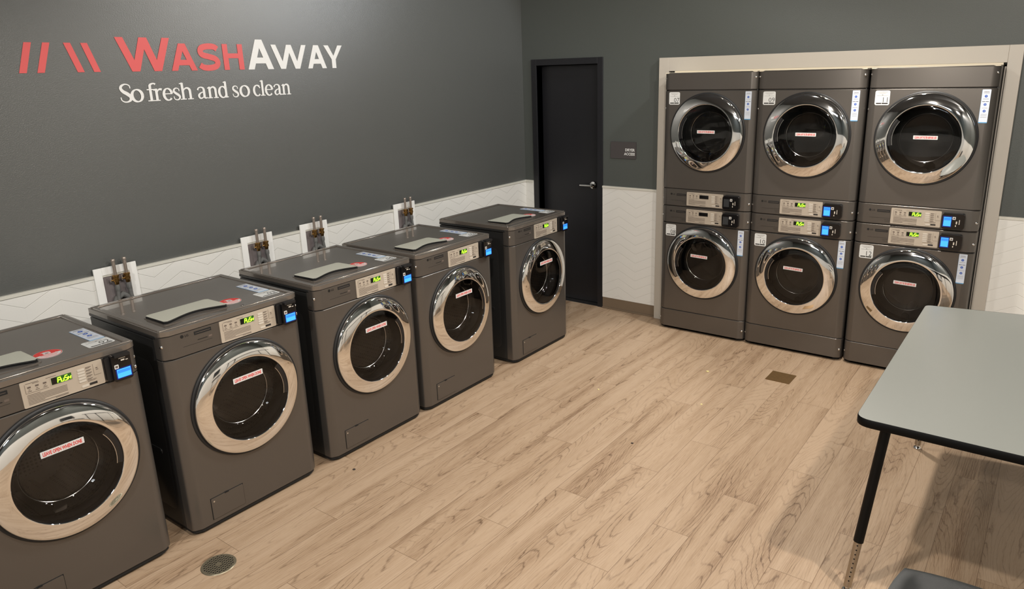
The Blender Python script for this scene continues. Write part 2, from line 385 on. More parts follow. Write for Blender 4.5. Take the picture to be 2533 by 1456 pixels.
mb.box(NX0-0.05, NX0, YB+0.14, YB+1.1, 0, 2.3, 'dark_wall2'); mb.box(NX1, NX1+0.05, YB+0.14, YB+1.1, 0, 2.3, 'dark_wall2')
mb.box(NX0-0.05, NX1+0.05, YB+1.1, YB+1.15, 0, 2.3, 'dark_wall2'); mb.box(NX0, NX1, YB+0.14, YB+1.1, 2.25, 2.3, 'dark_wall2')
struct(mb, 'wall_niche', smooth=0)
mb = MB(); mb.box(RX, RX+0.2, RY-0.2, YB+0.2, 0, CEIL, 'dark_wall2'); struct(mb, 'wall_right', smooth=0)
mb = MB(); mb.box(0, RX, RY-0.2, RY, 0, CEIL, 'dark_wall2'); struct(mb, 'wall_rear', smooth=0)
# chevron wainscot panels with cap mouldings
def wains(name, x0, x1, y0, y1, m, z0=0.0):
    mb = MB(); mb.box(x0, x1, y0, y1, z0, TZ-0.016, m)
    e = 0.006
    mb.box(x0-(e if y1-y0 < 0.05 else 0)*0, x1+(e if x1-x0 < 0.05 else 0), y0-(e if y1-y0 < 0.05 else 0), y1, TZ-0.016, TZ, 'white_paint')
    struct(mb, name, smooth=0)
wains('trim_1', 0.0005, 0.012, RY, YB-0.0005, 'tile_l')
wains('trim_2', 0.0125, DX0-0.055, YB-0.012, YB-0.0005, 'tile_b')
wains('trim_3', DX1+0.05, 1.309, YB-0.012, YB-0.0005, 'tile_b', 0.1)
wains('trim_4', 3.606, RX-0.013, YB-0.012, YB-0.0005, 'tile_b', 0.1)
mb = MB(); mb.box(RX-0.012, RX-0.0005, RY, YB-0.0005, 0, TZ, 'tile_l'); struct(mb, 'trim_5', smooth=0)
mb = MB(); mb.box(0.0125, RX-0.0125, RY+0.0005, RY+0.012, 0, TZ, 'tile_b'); struct(mb, 'trim_6', smooth=0)
for k, (a, b) in enumerate(((DX1+0.05, 1.309), (3.606, RX-0.013))):
    mb = MB(); mb.box(a, b, YB-0.010, YB-0.0005, 0, 0.0995, 'baseboard'); mb.box(a, b, YB-0.022, YB-0.010, 0, 0.012, 'baseboard')
    struct(mb, 'baseboard_back' if k == 0 else 'baseboard_right', smooth=0, bevel=0.002)

# white casing around the dryer niche
mb = MB(); FY0, FY1 = YB-0.036, YB-0.0005
pts_o = [(1.311, 0.001), (1.311, 2.070), (3.606, 2.070), (3.606, 0.001)]; pts_i = [(1.392, 0.001), (1.392, 1.963), (3.533, 1.963), (3.533, 0.001)]
for (a, b, c, d) in ((1.311, 1.392, 0.001, 2.070), (3.533, 3.606, 0.001, 2.070), (1.392, 3.533, 1.972, 2.070)):
    mb.box(a, b, FY0, FY1, c, d, 'frame_paint')
mb.box(1.3925, 1.404, FY0+0.02, YB+0.139, 0.001, 1.95, 'frame_paint'); mb.box(3.521, 3.5325, FY0+0.02, YB+0.139, 0.001, 1.95, 'frame_paint')
o = struct(mb, 'trim_7', smooth=0, bevel=0.002)

mb = MB(); mb.box(1.440, 3.515, FY0+.002, FY1, 1.9608, 1.9718, 'galv'); struct(mb, 'trim_9', smooth=0)  # strip added for the bright reflection along the dryer tops
# black door with steel frame
mb = MB()
mb.box(DX0-0.05, DX0, YB-0.012, YB+0.13, 0, DZ+0.05, 'door_black'); mb.box(DX1, DX1+0.048, YB-0.012, YB+0.13, 0, DZ+0.05, 'door_black')
mb.box(DX0, DX1, YB-0.012, YB+0.13, DZ, DZ+0.05, 'door_black')
mb.box(DX0, DX0+0.014, YB+0.115, YB+0.13, 0, DZ, 'door_black'); mb.box(DX0, DX1, YB-0.01, YB+0.13, 0, 0.004, 'steel'); mb.box(DX0, DX1, YB+0.1155, YB+0.13, DZ-0.03, DZ, 'door_black'); mb.box(DX1-0.014, DX1, YB+0.115, YB+0.13, 0, DZ-0.03, 'door_black')
fr = struct(mb, 'trim_8', smooth=0, bevel=0.0015)
mb = MB(); mb.box(DX0+0.004, DX1-0.004, YB+0.07, YB+0.112, 0.008, DZ-0.004, 'door_black'); dr = struct(mb, 'door_1', smooth=0, bevel=0.001)
mb = MB(); hx, hz, hy = 0.668, 1.052, YB+0.07
mb.lathe([(0, hy-0.001), (0.032, hy-0.001), (0.034, hy-0.006), (0.030, hy-0.012), (0.014, hy-0.016), (0.012, hy-0.045), (0.0, hy-0.05)][::-1], hx, hz, 'chrome', n=32)
mb.tube([(hx+0.004, hy-0.043, hz), (hx-0.03, hy-0.046, hz+0.001), (hx-0.07, hy-0.045, hz), (hx-0.112, hy-0.040, hz-0.002)], [0.011, 0.010, 0.009, 0.008], 'steel', n=14)
mb.build('door_handle', parent=dr)

# wall sign
sg = empty('wall_sign', (0.995, YB, 1.367), 0, 'small dark grey room sign with white lettering beside the black door', 'sign')
mb = MB(); mb.plate(-0.116, 0.116, -0.067, 0.067, -0.0005, 0.008, 'sign_grey', r=0.004); mb.build('sign_plate', parent=sg, smooth=0)
mb = MB(); f = lambda u, v: (0.106+u, -0.0092, v)
mb.text('DRYER', lambda u, v: f(u, v+0.004), 0.022, 'letter_white', bold=0.03, align='r', xs=0.95)
mb.text('ACCESS', lambda u, v: f(u, v-0.028), 0.022, 'letter_white', bold=0.03, align='r', xs=0.95)
mb.build('sign_lettering', parent=sg, smooth=0)['label'] = 'raised white letters'

# ---------------------------------------------------------------- wall lettering
LX = 0.0025
bl = empty('brand_lettering', (0, 2.0, 2.14), 0, 'large red and white capital lettering with four red slashes on the charcoal wall', 'lettering')
def lw(u, v): return (LX, u-2.0, v-2.14)
def poly_letter(polys, m, name='letter'):
    mb = MB()
    for i, p in enumerate(polys):
        mb.prism(p, lambda u, v, d: (d, u-2.0, v-2.14), 0.0005, LX+0.00002*i, m)
    return mb.build(name, parent=bl, smooth=0)
def para(b0, t0, w_, z0, z1): return [(b0, z0), (b0+w_, z0), (t0+w_, z1), (t0, z1)]
for b0, t0 in ((1.103, 1.146), (1.178, 1.223), (1.354, 1.312), (1.429, 1.388)):
    poly_letter([para(b0, t0, 0.031, 2.058, 2.193)], 'letter_red', 'stripe')
ZB, ZS, ZT = 2.057, 2.196, 2.223
def LW(x0, x1, z0, z1, s, m):
    w4 = (x1-x0-s)/4.0; c = (x0+x1)/2
    b1, b2 = x0+w4*1.05, x1-s-w4*1.05
    poly_letter([para(b1, x0, s, z0, z1), para(b1, c-s/2, s, z0, z1), para(b2, c-s/2, s, z0, z1), para(b2, x1-s, s, z0, z1)], m)
def LA(x0, x1, z0, z1, s, m):
    c = (x0+x1)/2; h = z1-z0; bz = z0+h*0.20; t = s*0.82
    e = lambda z: x0+(c-s*0.55-x0)*(z-z0)/h
    poly_letter([para(x0, c-s*0.55, s, z0, z1), para(x1-s, c-s*0.45, s, z0, z1),
                 [(e(bz)+s*.6, bz), (x1-(e(bz)-x0)-s*.6, bz), (x1-(e(bz+t)-x0)-s*.6, bz+t), (e(bz+t)+s*.6, bz+t)]], m)
LW(1.551, 1.832, ZB, ZT, 0.040, 'letter_red')
LA(1.822, 1.968, ZB, ZS, 0.034, 'letter_red')
def smooth_pts(P, n=6):
    out = []
    for i in range(len(P)-1):
        p0 = P[max(i-1, 0)]; p1 = P[i]; p2 = P[i+1]; p3 = P[min(i+2, len(P)-1)]
        for k in range(n):
            t = k/n
            out.append(tuple(0.5*((2*p1[j])+(-p0[j]+p2[j])*t+(2*p0[j]-5*p1[j]+4*p2[j]-p3[j])*t*t+(-p0[j]+3*p1[j]-3*p2[j]+p3[j])*t**3) for j in range(len(p1))))
    out.append(P[-1]); return out
mb = MB()   # S
SP = [(0.92, 0.80), (0.78, 0.885), (0.50, 0.905), (0.22, 0.85), (0.135, 0.715), (0.22, 0.585), (0.50, 0.515), (0.78, 0.435), (0.885, 0.29), (0.78, 0.145), (0.50, 0.09), (0.22, 0.11), (0.06, 0.20)]
q = smooth_pts(SP); x0, x1 = 1.979, 2.108
mb.ribbon([(x0+a*(x1-x0), ZB+b*(ZS-ZB)) for a, b in q], 0.031, lw, 'letter_red'); mb.build('letter', parent=bl, smooth=0)
s = 0.032
poly_letter([para(2.130, 2.130, s, ZB, ZS), para(2.256-s, 2.256-s, s, ZB, ZS), [(2.130+s, 2.120), (2.256-s, 2.120), (2.256-s, 2.146), (2.130+s, 2.146)]], 'letter_red')
LA(2.281, 2.453, ZB, ZT, 0.040, 'letter_white')
LW(2.446, 2.698, ZB, ZS, 0.034, 'letter_white')
LA(2.701, 2.846, ZB, ZS, 0.034, 'letter_white')
cY = 2.907; hY = ZB+0.055
poly_letter([[(cY-0.016, ZB), (cY+0.016, ZB), (cY+0.016, hY+0.008), (cY-0.016, hY+0.008)],
             [(cY-0.017, hY), (cY+0.012, hY), (2.834+0.036, ZS), (2.834, ZS)], [(cY-0.012, hY), (cY+0.017, hY), (2.982, ZS), (2.982-0.036, ZS)]], 'letter_white')

# serif slogan, pen strokes with thick and thin parts
sl = empty('slogan_lettering', (0, 2.04, 1.95), 0, 'white serif slogan in lower-case letters below the big wall lettering', 'lettering')
XH = 0.052; AS = 0.088      # x-height and ascender height, base line z
BZ = 1.907
def ell(cx, cz, rx, rz, a0, a1, thick, thin, n=28, ax=0.0):
    P = []
    for i in range(n+1):
        t = math.radians(a0+(a1-a0)*i/n)
        k = abs(math.cos(t-ax))**1.3
        P.append((cx+rx*math.cos(t), cz+rz*math.sin(t), thin+(thick-thin)*k))
    return P
def glyph(ch):
    """list of strokes [(x,z,w)...]; x in units of metres from the left"""
    TK, TN = 0.0125, 0.0052
    S = []
    def st(*p): S.append([tuple(q) for q in p])
    def serif(x, z, w_=0.026): st((x-w_/2, z+0.0022, 0.0045), (x+w_/2, z+0.0022, 0.0045))
    def stem(x, z0, z1, flag=True, foot=True):
        st((x, z0, TK), (x, z1, TK))
        if foot: serif(x, z0)
        if flag: st((x-0.012, z1-0.007, 0.004), (x+0.001, z1-0.002, 0.007))
    if ch == 'S':
        P = [(0.056, 0.066, 0.005), (0.053, 0.080, 0.005), (0.034, 0.0865, 0.0055), (0.015, 0.079, 0.010), (0.0095, 0.066, 0.013), (0.019, 0.052, 0.015), (0.038, 0.040, 0.0165), (0.052, 0.027, 0.015), (0.0515, 0.012, 0.012), (0.036, 0.0025, 0.0065), (0.018, 0.003, 0.0055), (0.006, 0.012, 0.005), (0.004, 0.025, 0.005)]
        S.append(smooth_pts(P, 5)); return S, 0.062
    if ch == 'o':
        S.append(ell(0.030, XH/2, 0.0235, XH/2-0.001, 0, 360, 0.0145, 0.0055, 40, 0.15)); return S, 0.060
    if ch == 'e':
        S.append(ell(0.026, XH/2, 0.0195, XH/2-0.001, 8, 318, 0.0135, 0.0055, 34, 0.1)); st((0.010, 0.0285, 0.0045), (0.0475, 0.0285, 0.0045)); return S, 0.050
    if ch == 'c':
        S.append(ell(0.026, XH/2, 0.0195, XH/2-0.001, 48, 315, 0.0135, 0.0055, 32, 0.1)); st((0.038, XH-0.013, 0.010), (0.0435, XH-0.009, 0.008)); return S, 0.047
    if ch == 's':
        P = [(0.035, 0.038, 0.0045), (0.033, 0.0475, 0.0045), (0.021, 0.0515, 0.005), (0.010, 0.046, 0.008), (0.0085, 0.037, 0.0105), (0.018, 0.0285, 0.012), (0.030, 0.021, 0.012), (0.0355, 0.0125, 0.010), (0.029, 0.003, 0.0065), (0.017, 0.001, 0.005), (0.007, 0.006, 0.0045), (0.005, 0.016, 0.0045)]
        S.append(smooth_pts(P, 5)); return S, 0.041
    if ch == 'n':
        stem(0.013, 0, XH); P = [(0.015, 0.036, 0.005), (0.022, 0.047, 0.006), (0.034, 0.0505, 0.0085), (0.043, 0.043, 0.0125), (0.0445, 0.030, 0.0125), (0.0445, 0.0, 0.0125)]
        S.append(smooth_pts(P, 5)); serif(0.0445, 0); return S, 0.058
    if ch == 'h':
        stem(0.013, 0, AS-0.002); P = [(0.015, 0.036, 0.005), (0.022, 0.047, 0.006), (0.034, 0.0505, 0.0085), (0.043, 0.043, 0.0125), (0.0445, 0.030, 0.0125), (0.0445, 0.0, 0.0125)]
        S.append(smooth_pts(P, 5)); serif(0.0445, 0); return S, 0.058
    if ch == 'l':
        stem(0.013, 0, AS-0.002); return S, 0.027
    if ch == 'r':
        stem(0.013, 0, XH); P = [(0.015, 0.034, 0.005), (0.021, 0.045, 0.006), (0.030, 0.0495, 0.009), (0.038, 0.0475, 0.011)]
        S.append(smooth_pts(P, 5)); return S, 0.041
    if ch == 'f':
        P = [(0.041, 0.081, 0.010), (0.036, 0.0865, 0.0065), (0.027, 0.086, 0.007), (0.019, 0.077, 0.011), (0.0175, 0.062, 0.0125), (0.0175, 0.0, 0.0125)]
        S.append(smooth_pts(P, 5)); serif(0.0175, 0, 0.030); st((0.003, XH-0.003, 0.005), (0.036, XH-0.003, 0.005)); return S, 0.037
    if ch == 'd':
        stem(0.044, 0, AS-0.002, True, False); st((0.040, 0.002, 0.004), (0.056, 0.003, 0.005))
        S.append(ell(0.0265, XH/2, 0.0195, XH/2-0.001, 40, 330, 0.0135, 0.0055, 32, 0.1)); return S, 0.060
    if ch == 'a':
        P = [(0.007, 0.039, 0.009), (0.011, 0.0475, 0.006), (0.022, 0.0515, 0.0055), (0.033, 0.047, 0.0095), (0.0355, 0.036, 0.0125), (0.0355, 0.010, 0.0125), (0.040, 0.003, 0.007), (0.050, 0.004, 0.004)]
        S.append(smooth_pts(P, 5))
        P = [(0.035, 0.031, 0.0045), (0.020, 0.026, 0.006), (0.0105, 0.016, 0.011), (0.013, 0.005, 0.009), (0.022, 0.0025, 0.006), (0.034, 0.010, 0.0045)]
        S.append(smooth_pts(P, 5)); return S, 0.052
words = [('So', [1.530, 1.583], None), ('fresh', [1.666, 1.703, 1.750, 1.805, 1.846], None), ('and', [1.940, 2.004, 2.068], None), ('so', [2.155, 2.203], None), ('clean', [2.291, 2.341, 2.371, 2.428, 2.488], None)]
kz = 0
for wd, xs_, _ in words:
    for ch, x in zip(wd, xs_):
        S, adv = glyph(ch); mb = MB(); sx = {'S': 1.0, 'o': 1.13, 'f': 1.28, 'r': 1.22, 's': 1.08, 'h': 1.30, 'a': 1.26, 'l': 1.2}.get(ch, 1.13)
        zf = (lambda z: z*1.03) if ch == 'S' else (lambda z: z*1.19 if z < .052 else .0619+(z-.052)*.76)
        for si, P in enumerate(S):
            e = LX+0.00002*si+0.0002*(kz % 2)
            mb.ribbon([(x+p[0]*sx, BZ+zf(p[1])) for p in P], [p[2]*1.1 for p in P], lambda u, v, e=e: (e, u-2.04, v-1.95), 'letter_white')
        mb.build('letter', parent=sl, smooth=0); kz += 1

# ---------------------------------------------------------------- machines
W = 0.686
def prof(dep, w0=0.0, w1=W, e=0.0):
    """plan outline (ccw from front-left) with softly chamfered front corners"""
    c = [(0, .028), (.0025, .022), (.009, .015), (.034, .0015), (.044, 0)]
    L = [(w0+e+a, b+e) for a, b in c]; Rr = [(w1-e-a, b+e) for a, b in c][::-1]
    return L+Rr+[(w1-e, dep-e), (w0+e, dep-e)]
def band(mb, z0, z1, m, dep=0.07, e=0.0, bv=0.003):
    """solid front band with a small bevel at its upper and lower edge"""
    rings = [(z0, e+bv), (z0+bv, e), (z1-bv, e), (z1, e+bv)]
    P = [prof(dep, e=q) for z, q in rings]; n = len(P[0]); vs_ = []
    for (z, q), pp in zip(rings, P): vs_ += [(a, b, z) for a, b in pp]
    fs = [tuple(range(n))[::-1], tuple(range(3*n, 4*n))]
    for k in range(3): fs += [(k*n+i, k*n+(i+1) % n, (k+1)*n+(i+1) % n, (k+1)*n+i) for i in range(n)]
    mb.add(vs_, fs, m)
def holed_band(mb, z0, z1, cx, cz, r, m, dep=0.07, bv=0.003):
    xa, xb = .044, W-.044
    N = 72; angs = [2*PI*i/N for i in range(N)]
    for px, pz in ((xa, z0+bv), (xb, z0+bv), (xb, z1-bv), (xa, z1-bv)): angs.append(math.atan2(pz-cz, px-cx) % (2*PI))
    angs = sorted(angs); inn = []; out = []
    for t in angs:
        c, s_ = math.cos(t), math.sin(t); inn.append((cx+r*c, 0, cz+r*s_))
        ks = []
        if c > 1e-9: ks.append((xb-cx)/c)
        if c < -1e-9: ks.append((xa-cx)/c)
        if s_ > 1e-9: ks.append((z1-bv-cz)/s_)
        if s_ < -1e-9: ks.append((z0+bv-cz)/s_)
        k = min(ks); out.append((cx+k*c, 0, cz+k*s_))
    n = len(angs)
    mb.add(inn+out, [(i, n+i, n+(i+1) % n, (i+1) % n) for i in range(n)], m)
    mb.add(inn+[(a, 0.05, c) for a, b, c in inn], [(i, (i+1) % n, n+(i+1) % n, n+i) for i in range(n)], m)
    # chamfer strips, left and right, and bevel lips
    c = [(0, dep), (0, .028), (.0025, .022), (.009, .015), (.034, .0015), (.044, 0)]
    L = [(a, b) for a, b in c]; R_ = [(W-a, b) for a, b in c][::-1]
    for S in (L, R_):
        k = len(S); mb.add([(a, b, z0+bv) for a, b in S]+[(a, b, z1-bv) for a, b in S], [(i, i+1, k+i+1, k+i) for i in range(k-1)], m)
    A = L+R_; k = len(A)
    def ins(a, b): return (a+(bv if a < 0.02 else (-bv if a > W-0.02 else 0)), b+bv)
    for za, zb in ((z0+bv, z0), (z1-bv, z1)):
        q1 = [(a, b, za) for a, b in A]; q2 = [(*ins(a, b), zb) for a, b in A]
        fs = [(i, i+1, k+i+1, k+i) for i in range(k-1)]
        if zb > za: pass
        else: fs = [f_[::-1] for f_ in fs]
        mb.add(q1+q2, fs, m)

def control_face(P, z0, lit, reader_portrait, body_name='control_panel'):
    """dark control strip contents; z0 = lower edge of the silver plate"""
    cp = MB(); cp.plate(.205 if not reader_portrait else .262, (.487 if not reader_portrait else .547), z0, z0+.101, 0.0005, .004, 'panel_silver', r=.005)
    X0 = .205 if not reader_portrait else .262
    y = -0.0040; T = 0.0006
    def ln(a, b, z, h=.0013, m='ink'): cp.plate(X0+a, X0+b, z0+z, z0+z+h, y, T, m)
    ln(.018, .060, .091, .0012); ln(.040, .062, .087, .001)
    for k in range(3):
        ln(.022+.026*k, .033+.026*k, .073, .006); ln(.024+.026*k, .030+.026*k, .066, .002); ln(.021+.026*k, .034+.026*k, .060, .0018)
    ln(.014, .090, .054, .0007); ln(.014, .0147, .054, .036)
    for k in range(8):
        ln(.016, (.150 if k not in (0, 6) else .070) if k else .060, .046-.0052*k, .0013)
    ln(.105, .150, .006, .0013); ln(.085, .120, .0905, .001)
    # right hand columns
    for k in range(5):
        ln(.223, .243, .083-.0115*k, .002, 'ink'); ln(.223, .238, .0795-.0115*k, .0013, 'ink')
    ln(.250, .2505, .044, .046, 'ink'); ln(.250, .276, .044, .0006, 'ink'); ln(.259, .266, .070, .003, 'ink'); ln(.259, .268, .064, .0015, 'ink')
    ln(.223, .256, .030, .0012); ln(.223, .250, .026, .0012)
    ln(.228, .256, .010, .009, 'ink_dark')
    plate = cp.build('control_plate', parent=P, smooth=0)
    for k in range(5):
        b = MB(); b.plate(X0+.193, X0+.219, z0+.077-.0115*k, z0+.0855-.0115*k, -0.0035, .0022, 'button', r=.0035); b.build('button', parent=P, smooth=0)
    b = MB(); b.plate(X0+.199, X0+.225, z0+.009, z0+.018, -0.0035, .0022, 'button', r=.0035); b.build('button', parent=P, smooth=0)
    d = MB(); d.plate(X0+.098, X0+.174, z0+.0555, z0+.0870, -0.0035, .0012, 'panel_silver', r=.001)
    d.plate(X0+.101, X0+.1715, z0+.058, z0+.0848, -0.0045, .0008, 'led_back' if lit else 'black_gloss')
    if lit: d.plate(X0+.102, X0+.119, z0+.0585, z0+.0842, -0.0052, .0003, 'black_gloss')
    dis = d.build('display', parent=P, smooth=0)
    if lit:
        g = MB(); cw = .0125; h = .0185; wl = .0034
        segs = {'P': [[(0, 0), (0, 1), (.9, 1), (1, .9), (1, .55), (.9, .48), (0, .48)]], 'U': [[(0, .62), (0, .05), (.15, 0), (.85, 0), (1, .1), (1, .62)]],
                'S': [[(1, 1), (.1, 1), (0, .9), (0, .55), (.9, .48), (1, .4), (1, .1), (.9, 0), (0, 0)]], 'H': [[(0, .66), (0, 0)], [(1, .66), (1, 0)], [(0, .36), (1, .36)]]}
        for k, chh in enumerate('PUSH'):
            for P_ in segs[chh]:
                g.ribbon([(X0+.1215+.0122*k+u*.0088+v*h*.18, z0+.0615+v*h) for u, v in P_], wl, lambda a, c: (a, -0.0057, c), 'led_green')
        g.build('digits', parent=dis, smooth=0)['label'] = 'glowing green digits'
    # brand badge and slot
    b = MB(); zt = z0+.078 if not reader_portrait else z0+.086
    bx = .080 if not reader_portrait else .088
    n = 24; b.prism([(bx+.0075*math.cos(2*PI*i/n), zt+.0075*math.sin(2*PI*i/n)) for i in range(n)], lambda u, v, d_: (u, -d_, v), 0.0, 0.0008, 'ink_body')
    b.text('LG', lambda u, v: (bx+.013+u, -0.0009, zt+v), .0105, 'ink_body', bold=0.02, align='l'); b.build('brand_badge', parent=P, smooth=0)
    b = MB(); sx = .122 if not reader_portrait else .143; sw_ = .076 if not reader_portrait else .080
    b.plate(sx, sx+sw_, zt-.010, zt+.006, 0.0005, .0012, 'seam', r=.001); b.plate(sx+.006, sx+sw_-.006, zt-.003, zt-.0015, -0.0008, .0006, 'ink'); b.build('badge_strip', parent=P, smooth=0)
    b = MB()
    if reader_portrait:
        b.plate(sx+.012, sx+.058, zt-.036, zt-.033, 0.0, .0006, 'ink_body'); b.plate(sx+.064, sx+.080, zt-.037, zt-.028, 0.0, .0006, 'ink'); b.plate(bx+.0, sx+.080, zt-.048, zt-.047, 0.0, .0006, 'ink_body')
    else:
        b.plate(bx, sx+.080, zt-.048, zt-.047, 0.0, .0006, 'ink_body'); b.plate(sx+.045, sx+.080, zt-.058, zt-.0566, 0.0, .0006, 'ink_body'); b.plate(sx+.050, sx+.080, zt-.068, zt-.067, 0.0, .0006, 'ink_body')
    b.build('printed_line', parent=P, smooth=0)

def reader(P, x0, x1, z0, z1, lit, portrait):
    y0 = -0.034
    r = MB()
    if portrait: r.plate(x0-.004, x1-.01, z0+.006, z1-.006, 0.0005, .018, 'black_matte', r=.006)
    else: r.plate(x0+.004, x1-.004, z0+.004, z1+.004, 0.0005, .016, 'black_matte', r=.010)
    root = r.build('card_reader', parent=P, smooth=30, bevel=.002)
    b = MB(); b.plate(x0+(.012 if portrait else 0), x1, z0, z1, -0.012, .022, 'black_gloss', r=.014 if not portrait else .010, seg=6)
    b.build('reader_housing', parent=root, smooth=30, bevel=.003)
    s_ = MB()
    if portrait:
        a0, a1, c0, c1 = x0+.026, x1-.007, z0+.013, z0+.049
        s_.plate(a0-.004, a1+.004, c0-.004, c1+.004, y0, .0006, 'screen_edge' if lit else 'black_gloss', r=.002)
        s_.plate(a0, a1, c0, c1, y0-.0006, .0006, 'screen_blue' if lit else 'screen_off', r=.001)
        if lit:
            s_.plate(a0+.002, a1-.002, c1-.016, c1-.004, y0-.0012, .0004, 'screen_blue2'); 
    else:
        a0, a1, c0, c1 = x0+.010, x0+.050, z0+.018, z0+.074
        s_.plate(a0-.005, a1+.004, c0-.006, c1+.006, y0, .0006, 'screen_edge' if lit else 'black_gloss', r=.002)
        s_.plate(a0, a1, c0, c1, y0-.0006, .0006, 'screen_blue' if lit else 'screen_off', r=.001)
        if lit: s_.plate(a0+.002, a1-.002, c1-.020, c1-.004, y0-.0012, .0004, 'screen_blue2')
    s_.build('screen', parent=root, smooth=0)
    t = MB()
    if portrait:
        t.plate(x0+.020, x0+.036, z0+.053, z0+.070, y0-.0002, .0008, 'sticker_white', r=.002); t.plate(x0+.023, x0+.033, z0+.057, z0+.066, y0-.0012, .0003, 'ink')
        t.plate(x0+.040, x0+.066, z0+.091, z0+.094, y0-.0002, .0008, 'button'); t.plate(x0+.048, x0+.062, z0+.081, z0+.0865, y0-.0002, .0008, 'button'); t.plate(x0+.066, x0+.075, z0+.080, z0+.083, y0-.0002, .0008, 'button')
    else:
        t.plate(x0+.056, x0+.073, z0+.060, z0+.077, y0-.0002, .0008, 'sticker_white', r=.002); t.plate(x0+.060, x0+.070, z0+.064, z0+.073, y0-.0012, .0003, 'ink')
        t.plate(x0+.092, x0+.096, z0+.032, z0+.060, y0-.0002, .0008, 'button'); t.plate(x0+.076, x0+.083, z0+.034, z0+.050, y0-.0002, .0008, 'button'); t.plate(x0+.074, x0+.079, z0+.018, z0+.027, y0-.0002, .0008, 'button')
    t.build('reader_marks', parent=root, smooth=0)
    h = MB()
    if portrait: h.plate(x0+.022, x1-.004, z1-.008, z1+.004, -0.020, .026, 'black_matte', r=.003)
    else: h.plate(x0+.012, x1-.012, z1-.006, z1+.005, -0.010, .022, 'black_matte', r=.003)
    h.build('reader_hood', parent=root, smooth=30, bevel=.0015)

def number_label(P, num, x0, x1, z0, z1, y, top=False, name='number_label'):
    b = MB(); w_ = x1-x0; h = z1-z0
    if top:
        pl = lambda a, c, d, e, lv, m, r=0: b.plate(x0+a*w_, x0+c*w_, z0+d*h, z0+e*h, y+lv, .0004, m, r=r, top=True)
        fn = lambda u, v: (x0+.70*w_+u, z0+.40*h+v, y+.0012)
    else:
        pl = lambda a, c, d, e, lv, m, r=0: b.plate(x0+a*w_, x0+c*w_, z0+d*h, z0+e*h, y-lv, .0004, m, r=r)
        fn = lambda u, v: (x0+.71*w_+u, y-.0012, z0+.37*h+v)
    pl(0, 1, 0, 1, 0, 'sticker_white', .12*w_)
    pl(.14, .86, .885, .9, .0005, 'ink'); pl(.25, .75, .80, .812, .0005, 'ink'); pl(.10, .90, .66, .668, .0005, 'ink_dark'); pl(.46, .54, .70, .72, .0005, 'ink_dark')
    pl(.10, .46, .08, .16, .0005, 'ink_dark'); pl(.49, .90, .08, .16, .0005, 'ink_dark')
    b.text(num, fn, .34*h, 'ink_dark', bold=-0.01)
    o = b.build(name, parent=P, smooth=0); o['label'] = 'white rounded label with number %s' % num
def strip_label(P, x0, x1, z0, z1, y, top=False):
    b = MB(); w_ = x1-x0; h = z1-z0
    if top:
        pl = lambda a, c, d, e, lv, m, r=0: b.plate(x0+a*w_, x0+c*w_, z0+d*h, z0+e*h, y+lv, .0004, m, r=r, top=True)
    else:
        pl = lambda a, c, d, e, lv, m, r=0: b.plate(x0+a*w_, x0+c*w_, z0+d*h, z0+e*h, y-lv, .0004, m, r=r)
    pl(0, 1, 0, 1, 0, 'sticker_edge', .004); pl(.015, 1, .028, 1, .0005, 'sticker_pale', .003)
    pl(.2, .8, .93, .94, .001, 'ink'); pl(.15, .85, .895, .902, .001, 'ink'); pl(.15, .85, .72, .726, .001, 'ink'); pl(.12, .47, .635, .648, .001, 'ink_dark'); pl(.53, .88, .635, .648, .001, 'ink_dark')
    pl(.15, .85, .45, .455, .001, 'ink'); pl(.15, .85, .26, .265, .001, 'ink'); pl(.15, .85, .22, .225, .001, 'ink'); pl(.15, .85, .17, .175, .001, 'ink')
    for k, cz in enumerate((.80, .555, .36)):
        r = .17*w_
        if top:
            b.disc(x0+.5*w_, z0+cz*h, y+.001, r, 'blue_dot', th=.0004, n=20); b.text(str(k+1), lambda u, v: (x0+.5*w_+u, z0+cz*h+v, y+.0016), r*1.1, 'sticker_pale')
        else:
            b.disc(x0+.5*w_, z0+cz*h, y-.001, r, 'blue_dot', th=.0004, n=20, top=False); b.text(str(k+1), lambda u, v: (x0+.5*w_+u, y-.0016, z0+cz*h+v), r*1.1, 'sticker_pale')
    b.build('instruction_label', parent=P, smooth=0)['label'] = 'pale blue label with steps 1, 2 and 3'

def screw(P, x, y, z, d=(-1, 0)):
    b = MB(); dx, dy = d; a = math.atan2(dy, dx)
    # small domed screw head on the chamfer
    n = 14; vs_ = []; rings = [(.0075, 0), (.0072, .003), (.005, .005), (.0015, .0058)]
    t1 = Vector((-math.sin(a), math.cos(a), 0)); nrm = Vector((math.cos(a), math.sin(a), 0)); c = Vector((x, y, z))
    for r, h in rings:
        for k in range(n): vs_.append(c+nrm*h+(t1*math.cos(2*PI*k/n)+Vector((0, 0, 1))*math.sin(2*PI*k/n))*r)
    fs = [(i*n+k, i*n+(k+1) % n, (i+1)*n+(k+1) % n, (i+1)*n+k) for i in range(3) for k in range(n)]+[tuple(3*n+k for k in range(n))]
    b.add(vs_, fs, 'steel'); b.build('screw', parent=P)

